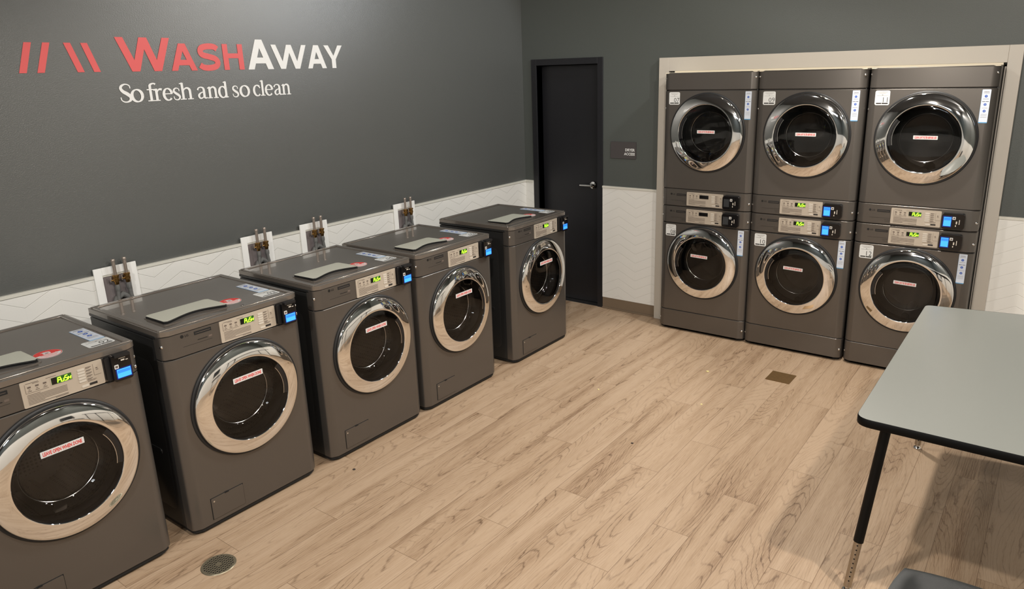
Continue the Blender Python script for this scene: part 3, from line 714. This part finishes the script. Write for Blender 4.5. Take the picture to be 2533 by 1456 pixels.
def door(P, cx, cz, handle_right, sticker, sticker_dz, sticker_w, tilt=0.0, sdx=0.0, K=1.0):
    root = bpy.data.objects.new('door', None); col.objects.link(root); root.parent = P; root.empty_display_size = .05
    b = MB(); b.lathe([(r_*K, y_) for r_, y_ in [(.2840, .001), (.2832, -.006), (.2780, -.0095), (.270, -.008), (.262, -.002), (.240, .004), (.240, .03)]], cx, cz, 'black_rubber', n=96); b.build('outer_seal', parent=root)
    b = MB(); b.lathe([(r_*K, y_) for r_, y_ in [(.266, -.003), (.272, -.012), (.2710, -.0195), (.2690, -.0225), (.266, -.0248), (.262, -.0268), (.258, -.0284), (.253, -.0301), (.248, -.0316), (.242, -.0333), (.236, -.0348), (.230, -.0362), (.224, -.0374), (.218, -.0385), (.212, -.0395), (.2045, -.0405), (.2015, -.0398), (.2005, -.034)]], cx, cz, 'chrome', n=128)
    b.build('chrome_ring', parent=root, smooth=80)
    b = MB(); b.lathe([(r_*K, y_) for r_, y_ in [(.2010, -.0385), (.1985, -.0378), (.1950, -.032), (.192, -.014), (.205, .010), (.238, .03)]], cx, cz, 'black_gloss', n=96); b.build('inner_rim', parent=root)
    g = MB(); g.lathe([(r_*K, y_) for r_, y_ in [(.1980, -.0372), (.19, -.0388), (.15, -.0415), (.10, -.0435), (.05, -.0445), (.0005, -.045)]], cx, cz, 'glass', n=72); g.build('door_glass', parent=root, smooth=80)
    g = MB(); g.lathe([(r_*K, y_) for r_, y_ in [(.1935, -.026), (.186, -.004), (.176, .022), (.163, .044), (.152, .055), (.146, .0595), (.1425, .0575), (.1395, .0615), (.11, .066), (.06, .069), (.0005, .070)]], cx, cz, 'glass2', n=72); g.lathe([(.1475*K, .0570), (.1460*K, .0556), (.1445*K, .0570)], cx, cz, 'steel', n=72); g.build('glass_bowl', parent=root, smooth=35)  # thin steel ring added as the bright glint on the bowl edge
    # handle pocket: dark crescent with a thin bright lip
    am = 12 if handle_right else 168; h = MB()
    def arc(r0, r1, a0, a1, y, m, th=.003):
        r0 *= K; r1 *= K
        n = 18; pts = [(cx+r0*math.cos(math.radians(a0+(a1-a0)*i/n)), cz+r0*math.sin(math.radians(a0+(a1-a0)*i/n))) for i in range(n+1)]
        pts += [(cx+r1*math.cos(math.radians(a1+(a0-a1)*i/n)), cz+r1*math.sin(math.radians(a1+(a0-a1)*i/n))) for i in range(n+1)]
        area = sum(pts[i][0]*pts[(i+1) % len(pts)][1]-pts[(i+1) % len(pts)][0]*pts[i][1] for i in range(len(pts)))
        if area < 0: pts = pts[::-1]
        h.prism(pts, lambda u, v, d_: (u, -d_, v), -y, -y+th, m)
    arc(.1725, .1745, am-25, am+25, -.038, 'steel', .004); arc(.1745, .1972, am-25, am+25, -.036, 'black_matte', .003)
    h.build('door_handle', parent=root)
    # sticker with red lettering on the glass
    s_ = MB(); sw, sh = sticker_w, .0255 if sticker_w > .14 else .0225; ys = -.0470; ct, st_ = math.cos(tilt), math.sin(tilt)
    f = lambda u, v, d_: (cx+sdx+u*ct-v*st_, ys-d_, cz+sticker_dz+u*st_+v*ct)
    s_.prism(rrect(-sw/2, sw/2, -sh/2, sh/2, .002, 3), f, 0, .0008, 'sticker_white')
    s_.text(sticker, lambda u, v: f(u, v, .0011), sh*.62, 'ink_red', bold=0.035, width=sw*.90); s_.build('door_sticker', parent=root, smooth=0)['label'] = 'white sticker with red capital letters'
    return root

def drum(P, cx, cz, dm='drum'):
    b = MB(); b.lathe([(.244, .012), (.236, .03), (.215, .055), (.212, .075), (.222, .09)], cx, cz, 'black_rubber', n=64); b.build('gasket', parent=P, smooth=60)
    b = MB(); b.lathe([(.205, .085), (.225, .10), (.232, .13), (.232, .44), (.0005, .47)], cx, cz, dm, n=64)
    for k in range(3):
        t = 2*PI*k/3+.5; c, s_ = math.cos(t), math.sin(t)
        b.tube([(cx+.215*c, .14, cz+.215*s_), (cx+.212*c, .43, cz+.212*s_)], .026, dm, n=10)
    b.build('drum', parent=P, smooth=50)

def seam_core(b, z0, z1, dep):
    b.prism(prof(dep, e=.006), lambda u, v, d_: (u, v, d_), z0, z1, 'seam')

def make_washer(idx, loc, num, label):
    P = empty('washing_machine', loc, PI/2, label, 'washing machine', 'washing machines along the left wall')
    D = .655
    b = MB()      # side cabinet: open front shell
    for x0, x1 in ((0.001, .012), (W-.012, W-.001)): b.box(x0, x1, .030, D, .03, .950, 'side_dark')
    b.box(.012, W-.012, D-.01, D, .03, .950, 'side_dark'); b.box(.012, W-.012, .075, D-.01, .03, .04, 'side_dark')
    b.build('cabinet', parent=P, smooth=30, bevel=.002)
    b = MB()      # pressed relief on the side
    for xs in (-1,):
        X = 0.001 if xs < 0 else W-.001
        ring = rrect(.12, .60, .10, .84, .05, 6); n = len(ring)
        inner = rrect(.126, .594, .106, .834, .045, 6)
        vs_ = [(X, a, c) for a, c in ring]+[(X+xs*.0018, a, c) for a, c in inner]
        b.add(vs_, [(i, (i+1) % n, n+(i+1) % n, n+i) for i in range(n)]+[tuple(range(n, 2*n))], 'side_dark')
    b.build('side_relief', parent=P, smooth=30)
    b = MB(); b.prism(rrect(.17, .27, .375, .405, .014, 5), lambda u, v, d_: (-d_, u, v), .0005, .0045, 'side_dark'); b.prism(rrect(.178, .262, .383, .397, .006, 5), lambda u, v, d_: (-d_, u, v), .0045, .005, 'seam'); b.build('side_grip', parent=P, smooth=30)
    b = MB(); seam_core(b, .012, .035, .60); b.build('base_plinth', parent=P, smooth=30)
    b = MB(); seam_core(b, .855, .966, .066); b.build('seam_strip', parent=P, smooth=30)
    for fx in (.06, W-.06):
        for fy in (.08, .58):
            b = MB(); b.vlathe([(.0, .0005), (.022, .0005), (.022, .010), (.010, .013), (0, .013)], fx, fy, 'black_rubber', n=16); b.build('foot', parent=P)
    b = MB(); holed_band(b, .028, .8595, .348, .574, .240, 'metal_body'); b.build('front_panel', parent=P, smooth=25)
    b = MB(); band(b, .8625, .968, 'metal_body'); b.build('control_panel', parent=P, smooth=25)
    # lid with raised rim
    b = MB(); pr = prof(D+.004, -.002, W+.002); b.prism([(x, y-.003) for x, y in pr], lambda u, v, d_: (u, v, d_), .971, .992, 'metal_lid')
    b.box(-.0015, W+.0015, .05, D+.004, .953, .9705, 'side_dark')
    b.build('lid', parent=P, smooth=30, bevel=.006, seg=3)
    b = MB()
    for a in ((.006, W-.006, .020, .034), (.006, W-.006, D-.03, D-.004), (.006, .030, .034, D-.03), (W-.030, W-.006, .034, D-.03)):
        b.box(*a, .990, .9965, 'metal_lid')
    b.build('lid_rim', parent=P, smooth=30, bevel=.003)
    # detergent tray cover: concave front edge
    x0, x1, yf, yb = .070, .368, .088, .265
    n = 20; top_pts = []
    front = [(x0+.012+(x1-x0-.024)*i/n, yf+.044*(math.sin(PI*((i/n)**1.12)))**1.15) for i in range(n+1)]
    pts = [(x0, yf+.010)]+front+[(x1, yf+.010), (x1, yb-.012), (x1-.012, yb), (x0+.012, yb), (x0, yb-.012)]
    b = MB(); b.prism(pts, lambda u, v, d_: (u, v, d_+(yb-v)*.02), .9985, 1.004, 'tray_lid', 'side_dark'); b.build('detergent_cover', parent=P, smooth=0, bevel=.0012)
    b = MB(); b.prism(rrect(x0-.006, x1+.010, yf-.006, yb+.004, .012, 4), lambda u, v, d_: (u, v, d_), .990, .9950, 'metal_lid'); b.build('tray_recess', parent=P, smooth=0, bevel=.0015)
    cxm, cym = (x0+x1)/2, (yf+yb)/2+.02
    b = MB(); b.prism([(cxm+(u-cxm)*1.006, cym+(v-cym)*1.012) for u, v in pts], lambda u, v, d_: (u, v, d_), .9945, .9985, 'seam'); b.build('tray_gap', parent=P, smooth=0)
    # lid stickers
    zt = .9924
    b = MB(); cx, cy, r = .425, .160, .050
    b.disc(cx, cy, zt, r, 'sticker_white', th=.0006, n=40)
    def annulus(r0, r1, a0, a1, m, z):
        k = 24; vv = []
        for i in range(k+1):
            t = math.radians(a0+(a1-a0)*i/k); vv += [(cx+r0*math.cos(t), cy+r0*math.sin(t), z), (cx+r1*math.cos(t), cy+r1*math.sin(t), z)]
        b.add(vv, [(2*i, 2*i+1, 2*i+3, 2*i+2) for i in range(k)], m)
    annulus(.030, .046, -5, 185, 'ink_red', zt+.0008); annulus(.046, .0488, 0, 360, 'ink_red', zt+.0009)
    b.plate(cx-.030, cx+.030, cy-.006, cy+.022, zt+.0006, .0004, 'ink_red', r=.010, top=True); b.plate(cx-.013, cx+.013, cy-.002, cy+.018, zt+.0010, .0004, 'sticker_white', r=.004, top=True); b.plate(cx-.006, cx+.006, cy+.004, cy+.011, zt+.0014, .0003, 'ink', top=True)
    for k in range(4): b.plate(cx-.034+.005*k, cx+.034-.005*k, cy-.014-.007*k, cy-.0125-.007*k, zt+.0006, .0003, 'ink_red', top=True)
    b.build('warning_sticker', parent=P, smooth=0)['label'] = 'round red and white warning sticker'
    strip_label(P, .586, .645, .168, .366, zt, top=True)
    number_label(P, num, .546, .648, .078, .166, zt+.0002, top=True)
    # control details
    control_face(P, .8655, True, True)
    reader(P, .557, .643, .863, .972, True, True)
    # access flap
    b = MB(); b.prism([(.094, .050), (.257, .050), (.257, .150), (.254, .155), (.097, .155), (.094, .152)], lambda u, v, d_: (u, -d_, v), -0.0005, .0035, 'metal_body')
    b.plate(.163, .184, .1525, .1575, -0.0036, .0012, 'seam', r=.001); b.disc(.107, .138, -0.0032, .0042, 'steel', th=.0016, n=14, top=False)
    b.build('access_flap', parent=P, smooth=0, bevel=.0012)
    b = MB(); b.prism([(.0915, .0475), (.2595, .0475), (.2595, .1575), (.0915, .1575)], lambda u, v, d_: (u, -d_, v), -0.0003, .0004, 'seam'); b.build('flap_gap', parent=P, smooth=0)
    s2 = .7071
    screw(P, .006, .022, .925, (-.8, -.6)); screw(P, W-.006, .022, .925, (.8, -.6)); screw(P, W-.012, .012, .885, (.5, -.86))
    door(P, .348, .574, True, 'LEAVE OPEN WHEN DONE', .114, .152, 0.0, -.010, K=.985)
    drum(P, .348, .574)
    return P

washers = [
    (.2848, '02', 'dark grey washing machine nearest the camera, cut by the left edge of the photo'),
    (1.0749, '03', 'dark grey washing machine second from the camera, screw head on its lid front'),
    (1.8637, '04', 'third washing machine from the camera, touching the one beyond it'),
    (2.5894, '05', 'fourth washing machine from the camera, just before the gap in the row'),
    (3.4864, '06', 'washing machine at the far end of the row beside the black door')]
for i, (y, num, lab) in enumerate(washers):
    make_washer(i, (0.9467, y+.002, 0), num, lab)

def make_dryer(x, upper, num, lit, label):
    P = empty('dryer', (x, 4.7500, .9905 if upper else 0), 0, label, 'dryer', 'stacked dryers in the wall recess')
    D = .74
    if upper:
        Z0, Z1 = 0.0, .9695; ctl = (0.0, .1305); pan = (.1335, .8435); top = (.8465, Z1); dc = (.341, 1.538-.9905); lz = (1.737-.9905, 1.825-.9905); sz = (1.637-.9905, 1.827-.9905)
    else:
        Z0, Z1 = .012, .9885; ctl = (.8595, .9885); pan = (.1655, .8565); dc = (.341, .572); lz = (.757, .846); sz = (.664, .851)
    b = MB()
    for x0, x1 in ((0.001, .012), (W-.012, W-.001)): b.box(x0, x1, .030, D, Z0+.002 if upper else .03, Z1-.006, 'side_dark')
    b.box(.012, W-.012, D-.01, D, Z0+.002 if upper else .03, Z1-.006, 'side_dark'); b.box(.012, W-.012, .08, D-.01, Z0+.002 if upper else .03, Z0+.04, 'side_dark')
    b.build('cabinet', parent=P, smooth=30, bevel=.002)
    b = MB()
    seam_core(b, *((.004, .134) if upper else (.012, .17)), .066); b.build('seam_strip', parent=P, smooth=30)
    b = MB(); seam_core(b, *((.842, .95) if upper else (.85, .985)), .066); b.build('seam_strip', parent=P, smooth=30)
    b = MB(); holed_band(b, pan[0], pan[1], dc[0], dc[1], .240, 'metal_body'); b.build('front_panel', parent=P, smooth=25)
    b = MB(); band(b, ctl[0]+.0015, ctl[1], 'metal_body', bv=.004); b.build('control_panel', parent=P, smooth=25)
    if upper:
        b = MB(); band(b, top[0], top[1], 'metal_body', bv=.006); b.build('top_panel', parent=P, smooth=25)
        b = MB(); b.box(.004, W-.004, .008, D, Z1-.005, Z1+.001, 'galv'); b.build('lid', parent=P, smooth=0, bevel=.001)
    else:
        b = MB(); band(b, .022, .1625, 'metal_body'); b.build('toe_panel', parent=P, smooth=25)
        b = MB(); seam_core(b, .0125, .024, .6); b.build('base_plinth', parent=P, smooth=30)
        for fx in (.06, W-.06):
            for fy in (.08, .66):
                b = MB(); b.vlathe([(.0, .0005), (.022, .0005), (.022, .010), (.010, .0125), (0, .0125)], fx, fy, 'black_rubber', n=16); b.build('foot', parent=P)
    z = ctl[0]+(.012 if upper else .014)
    control_face(P, z, lit, False)
    reader(P, .495, .616, z+.002, z+.096, lit, False)
    number_label(P, num, .041, .125, lz[0], lz[1], -.0005)
    strip_label(P, .610, .654, sz[0], sz[1], -.0005)
    for zz in ((ctl[0]+ctl[1])/2-.01,): screw(P, .006, .022, zz, (-.8, -.6)); screw(P, W-.012, .012, zz, (.5, -.86))
    if upper: screw(P, .006, .022, .93, (-.8, -.6)); screw(P, W-.012, .012, .93, (.5, -.86)); screw(P, .006, .022, .72, (-.8, -.6))
    else: screw(P, .006, .022, .085, (-.8, -.6)); screw(P, W-.012, .012, .085, (.5, -.86))
    door(P, dc[0], dc[1], False, 'CLEAN LINT FILTER BEFORE USE', .012 if upper else .060, .132, -.0 if upper else -.03, .012 if upper else -.004)
    drum(P, dc[0], dc[1], 'drum_dark')
    return P
for k, (x, lit, nm) in enumerate(((1.4379, False, ('08', '07')), (2.1306, True, ('10', '09')), (2.8331, True, ('12', '11')))):
    pos = ('left', 'middle', 'right')[k]
    st_ = 'dark display' if not lit else 'lit green display'
    make_dryer(x, False, nm[0], lit, 'lower dryer of the %s stack, number %s, %s, standing on the floor' % (pos, nm[0], st_))
    make_dryer(x, True, nm[1], lit, 'upper dryer of the %s stack, number %s, %s, under the white frame' % (pos, nm[1], st_))

# ---------------------------------------------------------------- hose boxes on the left wall
hb = [(1.237, 'hose box on the wall behind the second washer from the camera'), (2.070, 'hose box behind the third washer, left of a close pair of wall boxes'),
      (2.490, 'hose box right of the close pair, behind the fourth washer'), (3.305, 'hose box behind the far washer, smallest in view')]
def make_hose_box(y0, label):
    P = empty('hose_box', (0.012, y0, .86), 0, 'white '+label, 'valve box', 'washer hose boxes on the left wall')
    w_ = .214; h = .242; t = .040
    b = MB()
    fr = [(0, t, 0, h), (w_-t, w_, 0, h), (t, w_-t, h-t, h), (t, w_-t, 0, .03)]
    for a, c, d, e in fr: b.box(.001, .010, a, c, d, e, 'box_white')
    b.build('box_frame', parent=P, smooth=0, bevel=.0015)
    b = MB(); b.box(.001, .002, t, w_-t, .03, h-t, 'box_in'); b.build('box_back', parent=P, smooth=0)
    for k, yy in enumerate((.092, .148)):
        b = MB(); b.vlathe([(0, .196), (.0085, .196), (.0085, .268), (.0105, .270), (.0105, .278), (.009, .281), (0, .281)], .034, yy, 'copper_tube', n=18); b.build('arrestor_tube', parent=P)
        v = MB(); v.vlathe([(0, .148), (.008, .148), (.011, .152), (.011, .163), (.015, .165), (.015, .178), (.0125, .180), (.0125, .188), (.016, .190), (.016, .198), (.009, .200), (0, .200)], .034, yy, 'brass', n=18)
        v.tube([(.034, yy, .178), (.004, yy, .178)], .008, 'brass', n=12); v.tube([(.034, yy, .170), (.034, yy-.028, .174)], .005, 'brass', n=10); v.tube([(.034, yy-.026, .168), (.034, yy-.026, .192)], .004, 'copper_tube', n=8)
        v.build('valve', parent=P)
        hs = MB(); s_ = -1 if k == 0 else 1
        hs.vlathe([(0, .116), (.012, .116), (.013, .122), (.013, .138), (.009, .148), (0, .148)], .034, yy, 'hose_grey', n=14)
        hs.tube([(.034, yy, .120), (.034, yy+.003*s_, .09), (.038, yy+.008*s_, .05), (.05, yy+.015*s_, .0), (.08, yy+.015*s_, -.05)], .0095, 'hose_grey', n=12); hs.build('supply_hose', parent=P)
    b = MB(); b.tube([(.028, .055, -.02), (.026, .062, .03), (.024, .085, .075), (.024, .115, .09), (.024, .145, .07), (.028, .165, .02), (.03, .17, -.03)], .0155, 'hose_grey', n=14); b.build('drain_hose', parent=P)
for y0, lab in hb: make_hose_box(y0, lab)

# ---------------------------------------------------------------- table
T = empty('table', (3.8, 3.1, 0), 0, 'grey-topped table with black edge and black height-adjustable legs at right', 'table')
def tpt(x, y): return (x-3.8, y-3.1)
def arc_corner(p, a, b, r=0.05, n=6):
    p, a, b = Vector(p), Vector(a), Vector(b); u = (a-p).normalized(); v = (b-p).normalized(); A = p+u*r; B = p+v*r; out = []
    for i in range(n+1):
        t = i/n; out.append(tuple((1-t)**2*A+2*t*(1-t)*p+t*t*B))
    return out
Q = [(3.400, 2.350), (4.32, 2.350), (4.32, 4.055), (3.398, 3.900)]
outl = []
for i in range(4): outl += arc_corner(Q[i], Q[i-1], Q[(i+1) % 4], .055 if i != 3 else .03)
b = MB(); b.prism([tpt(*p) for p in outl], lambda u, v, d_: (u, v, d_), .726, .750, 'table_top'); b.build('tabletop', parent=T, smooth=0)
e = MB(); n = len(outl); cen = Vector((3.86, 3.15))
big = [tuple(Vector(p)+(Vector(p)-cen).normalized()*.0035) for p in outl]
o1 = [tpt(*p) for p in outl]; o2 = [tpt(*p) for p in big]
vs_ = [(a, c, .7505) for a, c in o1]+[(a, c, .7465) for a, c in o2]+[(a, c, .7215) for a, c in o2]+[(a, c, .718) for a, c in o1]
e.add(vs_, [(k*n+i, (k+1)*n+i, (k+1)*n+(i+1) % n, k*n+(i+1) % n) for k in range(3) for i in range(n)], 'table_edge')
e.add([(a, c, .7185) for a, c in o1], [tuple(range(n))[::-1]], 'table_edge'); e.build('edge_band', parent=T, smooth=50)
for (tx, ty), (bx, by) in (((3.497, 2.420), (3.432, 2.365)), ((3.500, 3.735), (3.463, 3.735)), ((4.22, 2.43), (4.28, 2.38)), ((4.22, 3.85), (4.28, 3.90))):
    L_ = bpy.data.objects.new('leg', None); col.objects.link(L_); L_.parent = T; L_.empty_display_size = .05
    A = Vector((tx-3.8, ty-3.1, .717)); B = Vector((bx-3.8, by-3.1, .012)); k = .70
    Cc = A.lerp(B, k)
    b = MB(); b.tube([A, Cc], .0185, 'leg_black', n=24); b.tube([A, A+Vector((0, 0, -.012))], .035, 'leg_black', n=24); b.build('leg_tube', parent=L_)
    b = MB(); b.tube([A.lerp(B, .55), A.lerp(B, .985)], .0150, 'leg_chrome', n=24)
    ax = (B-A).normalized(); side = (Vector((3.888, -.2996, .2))-Vector((tx, ty, .2))); side.z = 0; side = (side-ax*side.dot(ax)).normalized()
    for j in range(9):
        c = A.lerp(B, k+.018+.028*j)
        if (k+.018+.028*j) < .97: b.tube([c+side*.0135, c+side*.0155], .0030, 'dark_hole', n=10)
    b.build('leg_insert', parent=L_)
    b = MB(); b.vlathe([(0, 0.0005), (.017, .0005), (.019, .004), (.016, .010), (.007, .014), (.006, .02), (0, .02)], B.x, B.y, 'steel', n=20); b.build('glide', parent=L_)

# ---------------------------------------------------------------- chair beside the table
Cc = empty('chair', (3.86, 1.785, 0), 0, 'black plastic chair seat partly in view at the lower right corner', 'chair')
b = MB(); N = 22; grid = []
hx_, hy_ = .215, .215
for i in range(N+1):
    for j in range(N+1):
        u = -1+2*i/N; v = -1+2*j/N
        # squircle mapping for rounded corners
        x = u*math.sqrt(1-.22*v*v)*1.06; y = v*math.sqrt(1-.22*u*u)*1.06
        r = max(abs(u), abs(v)); z = .438+.016*max(0, (r-.62)/.38)**1.6*(1 if r < .93 else 1)-.010*max(0, (r-.93)/.07)
        grid.append((x*hx_, y*hy_, z))
fs = [(i*(N+1)+j, (i+1)*(N+1)+j, (i+1)*(N+1)+j+1, i*(N+1)+j+1) for i in range(N) for j in range(N)]
b.add(grid, fs, 'seat')
rim = [(i, 0) for i in range(N)]+[(N, j) for j in range(N)]+[(i, N) for i in range(N, 0, -1)]+[(0, j) for j in range(N, 0, -1)]
ro = [grid[i*(N+1)+j] for i, j in rim]; k = len(ro)
lo = [(x*1.01, y*1.01, z-.010) for x, y, z in ro]; lo2 = [(x*.985, y*.985, z-.026) for x, y, z in ro]
b.add(ro+lo+lo2, [(q_*k+i, (q_+1)*k+i, (q_+1)*k+(i+1) % k, q_*k+(i+1) % k) for q_ in range(2) for i in range(k)], 'seat')
b.add(lo2, [tuple(range(k))[::-1]], 'seat')
for j in range(9): b.box(-.10+.025*j-.003, -.10+.025*j+.003, -.12, .12, .4375, .4405, 'seat')
b.build('seat', parent=Cc, smooth=60)
b = MB(); n = 12; P0 = []
for i in range(n+1):
    y = -.19+.38*i/n; c = 0.03*(1-(y/.19)**2); P0.append((y, c))
vs_ = []
for z in (.56, .62, .72, .80, .83):
    for y, c in P0: vs_.append((.235+c+(z-.56)*.22, y*(1 if z < .8 else .93), z))
m_ = n+1
fs = [(r_*m_+i, r_*m_+i+1, (r_+1)*m_+i+1, (r_+1)*m_+i) for r_ in range(4) for i in range(n)]
b.add(vs_, fs, 'seat'); b.add([(x+.010, y, z) for x, y, z in vs_], [f_[::-1] for f_ in fs], 'seat'); b.build('backrest', parent=Cc, smooth=60)
for sx in (-1, 1):
    for sy in (-1, 1):
        b = MB(); b.tube([(sx*.15, sy*.15, .418), (sx*.20, sy*.20, .006)], .0115, 'leg_chrome', n=14); b.tube([(sx*.199, sy*.199, .012), (sx*.2005, sy*.2005, .0005)], .014, 'black_rubber', n=14); b.build('leg', parent=Cc)
for sy in (-1, 1):
    b = MB(); b.tube([(.15, sy*.14, .415), (.21, sy*.15, .43), (.245, sy*.15, .50), (.27, sy*.15, .66)], .011, 'leg_chrome', n=12); b.build('back_frame', parent=Cc)

# ---------------------------------------------------------------- floor fittings
Dn = empty('floor_drain', (1.199, 1.032, 0), math.radians(18), 'round metal grate drain in the floor near the nearest washers', 'drain')
b = MB(); b.vlathe([(.062, .0005), (.062, .003), (.070, .003), (.0725, .0005)], 0, 0, 'drain', n=48); b.build('drain_rim', parent=Dn)
b = MB(); b.disc(0, 0, .0003, .063, 'dark_hole', th=.0005, n=40); b.build('drain_well', parent=Dn, smooth=0)
b = MB()
for k in range(-5, 6):
    c = k*.0115; L2 = math.sqrt(max(0, .0625**2-c*c))
    b.box(c-.0018, c+.0018, -L2, L2, .0012, .0032, 'drain'); b.box(-L2, L2, c-.0018, c+.0018, .0011, .0031, 'drain')
b.disc(0, 0, .0012, .011, 'drain', th=.0026, n=16); b.build('grate', parent=Dn, smooth=0)
b = MB(); b.prism([(2.489, 4.188), (2.645, 4.189), (2.646, 4.346), (2.489, 4.349)], lambda u, v, d_: (u-2.567, v-4.268, d_), 0.0003, .0035, 'bronze_plate')
o = b.build('floor_plate', smooth=0, bevel=.001, loc=(2.567, 4.268, 0)); tag(o, 'small square bronze cover plate set in the wooden floor before the dryers', 'cover plate')
def crumb(x, y, r, m, label, name='crumb'):
    bm = bmesh.new(); bmesh.ops.create_icosphere(bm, subdivisions=2, radius=r)
    for v in bm.verts: v.co = Vector((v.co.x*random.uniform(.8, 1.5), v.co.y*random.uniform(.7, 1.2), max(-r*.35, v.co.z*.5)))
    me = bpy.data.meshes.new(name); bm.to_mesh(me); bm.free(); me.materials.append(M_[m]); o = bpy.data.objects.new(name, me); col.objects.link(o); o.location = (x, y, r*.36)
    tag(o, label, 'crumb', 'specks of debris on the floor')
crumb(2.125, 4.10, .009, 'crumb_y', 'pale yellow crumb on the floor in front of the left dryer stack')
crumb(1.650, 3.451, .006, 'crumb_y', 'tiny pale crumb on the floor out from the far washer')
crumb(2.293, 3.606, .006, 'crumb_y', 'tiny pale crumb on the floor between the plate and the room centre')
crumb(2.171, 2.943, .006, 'crumb_b', 'small dark speck in the middle of the wooden floor')
crumb(1.083, 1.887, .007, 'crumb_b', 'small dark speck on the floor beside the third washer')
# loose screw head on the lid of the second washer
b = MB(); b.vlathe([(0, .0001), (.007, .0001), (.0072, .003), (.004, .0055), (0, .006)], 0, 0, 'steel', n=14)
o = b.build('loose_screw', loc=(.893, 1.497, .9925)); tag(o, 'shiny screw head on the lid front of the second washing machine', 'screw')

# ---------------------------------------------------------------- ceiling lights and added fill
for k, (x, y, ax, ay, az, watt, cone, lcol) in enumerate(SPOTS):
    P = empty('ceiling_spotlight', (x, y, CEIL), 0, 'unseen black ceiling spotlight above the laundry floor', 'spotlight', 'ceiling spotlights')
    b = MB(); b.vlathe([(0, -.002), (.05, -.002), (.05, -.02), (.012, -.024), (.012, -.06), (0, -.06)], 0, 0, 'black_matte', n=20); b.build('mount', parent=P)
    d = (Vector((ax, ay, az))-Vector((x, y, CEIL-.13))).normalized(); c = Vector((0, 0, -.13))
    b = MB(); b.tube([c-d*.07, c-d*.069, c+d*.07], [.02, .045, .05], 'black_matte', n=24, cap=False); b.build('lamp_can', parent=P)
    b = MB(); b.tube([c+d*.055, c+d*.056], .044, 'lamp_emit', n=24); b.build('lens', parent=P)
    ld = bpy.data.lights.new('spot', 'SPOT'); ld.energy = watt; ld.color = lcol; ld.spot_size = math.radians(cone); ld.spot_blend = 0.25; ld.shadow_soft_size = .045
    lo_ = bpy.data.objects.new('spot_lamp', ld); col.objects.link(lo_); lo_.parent = P; lo_.location = c+d*.085
    lo_.rotation_euler = d.to_track_quat('-Z', 'Y').to_euler()
for k, (x, y, sx, sy, st_) in enumerate(FILL_PANELS):
    P = empty('fill_light_panel', (x, y, CEIL), 0, 'unseen flat fill light panel added behind the camera', 'fill light')
    b = MB(); b.box(-sx/2-.02, sx/2+.02, -sy/2-.02, sy/2+.02, -.03, -.0005, 'white_paint'); b.build('fill_frame', parent=P, smooth=0)
    ld = bpy.data.lights.new('panel', 'AREA'); ld.shape = 'RECTANGLE'; ld.size = sx; ld.size_y = sy; ld.energy = st_; ld.color = (0.86, 0.93, 1.0)
    lo_ = bpy.data.objects.new('fill_lamp', ld); col.objects.link(lo_); lo_.parent = P; lo_.location = (0, 0, -.034)
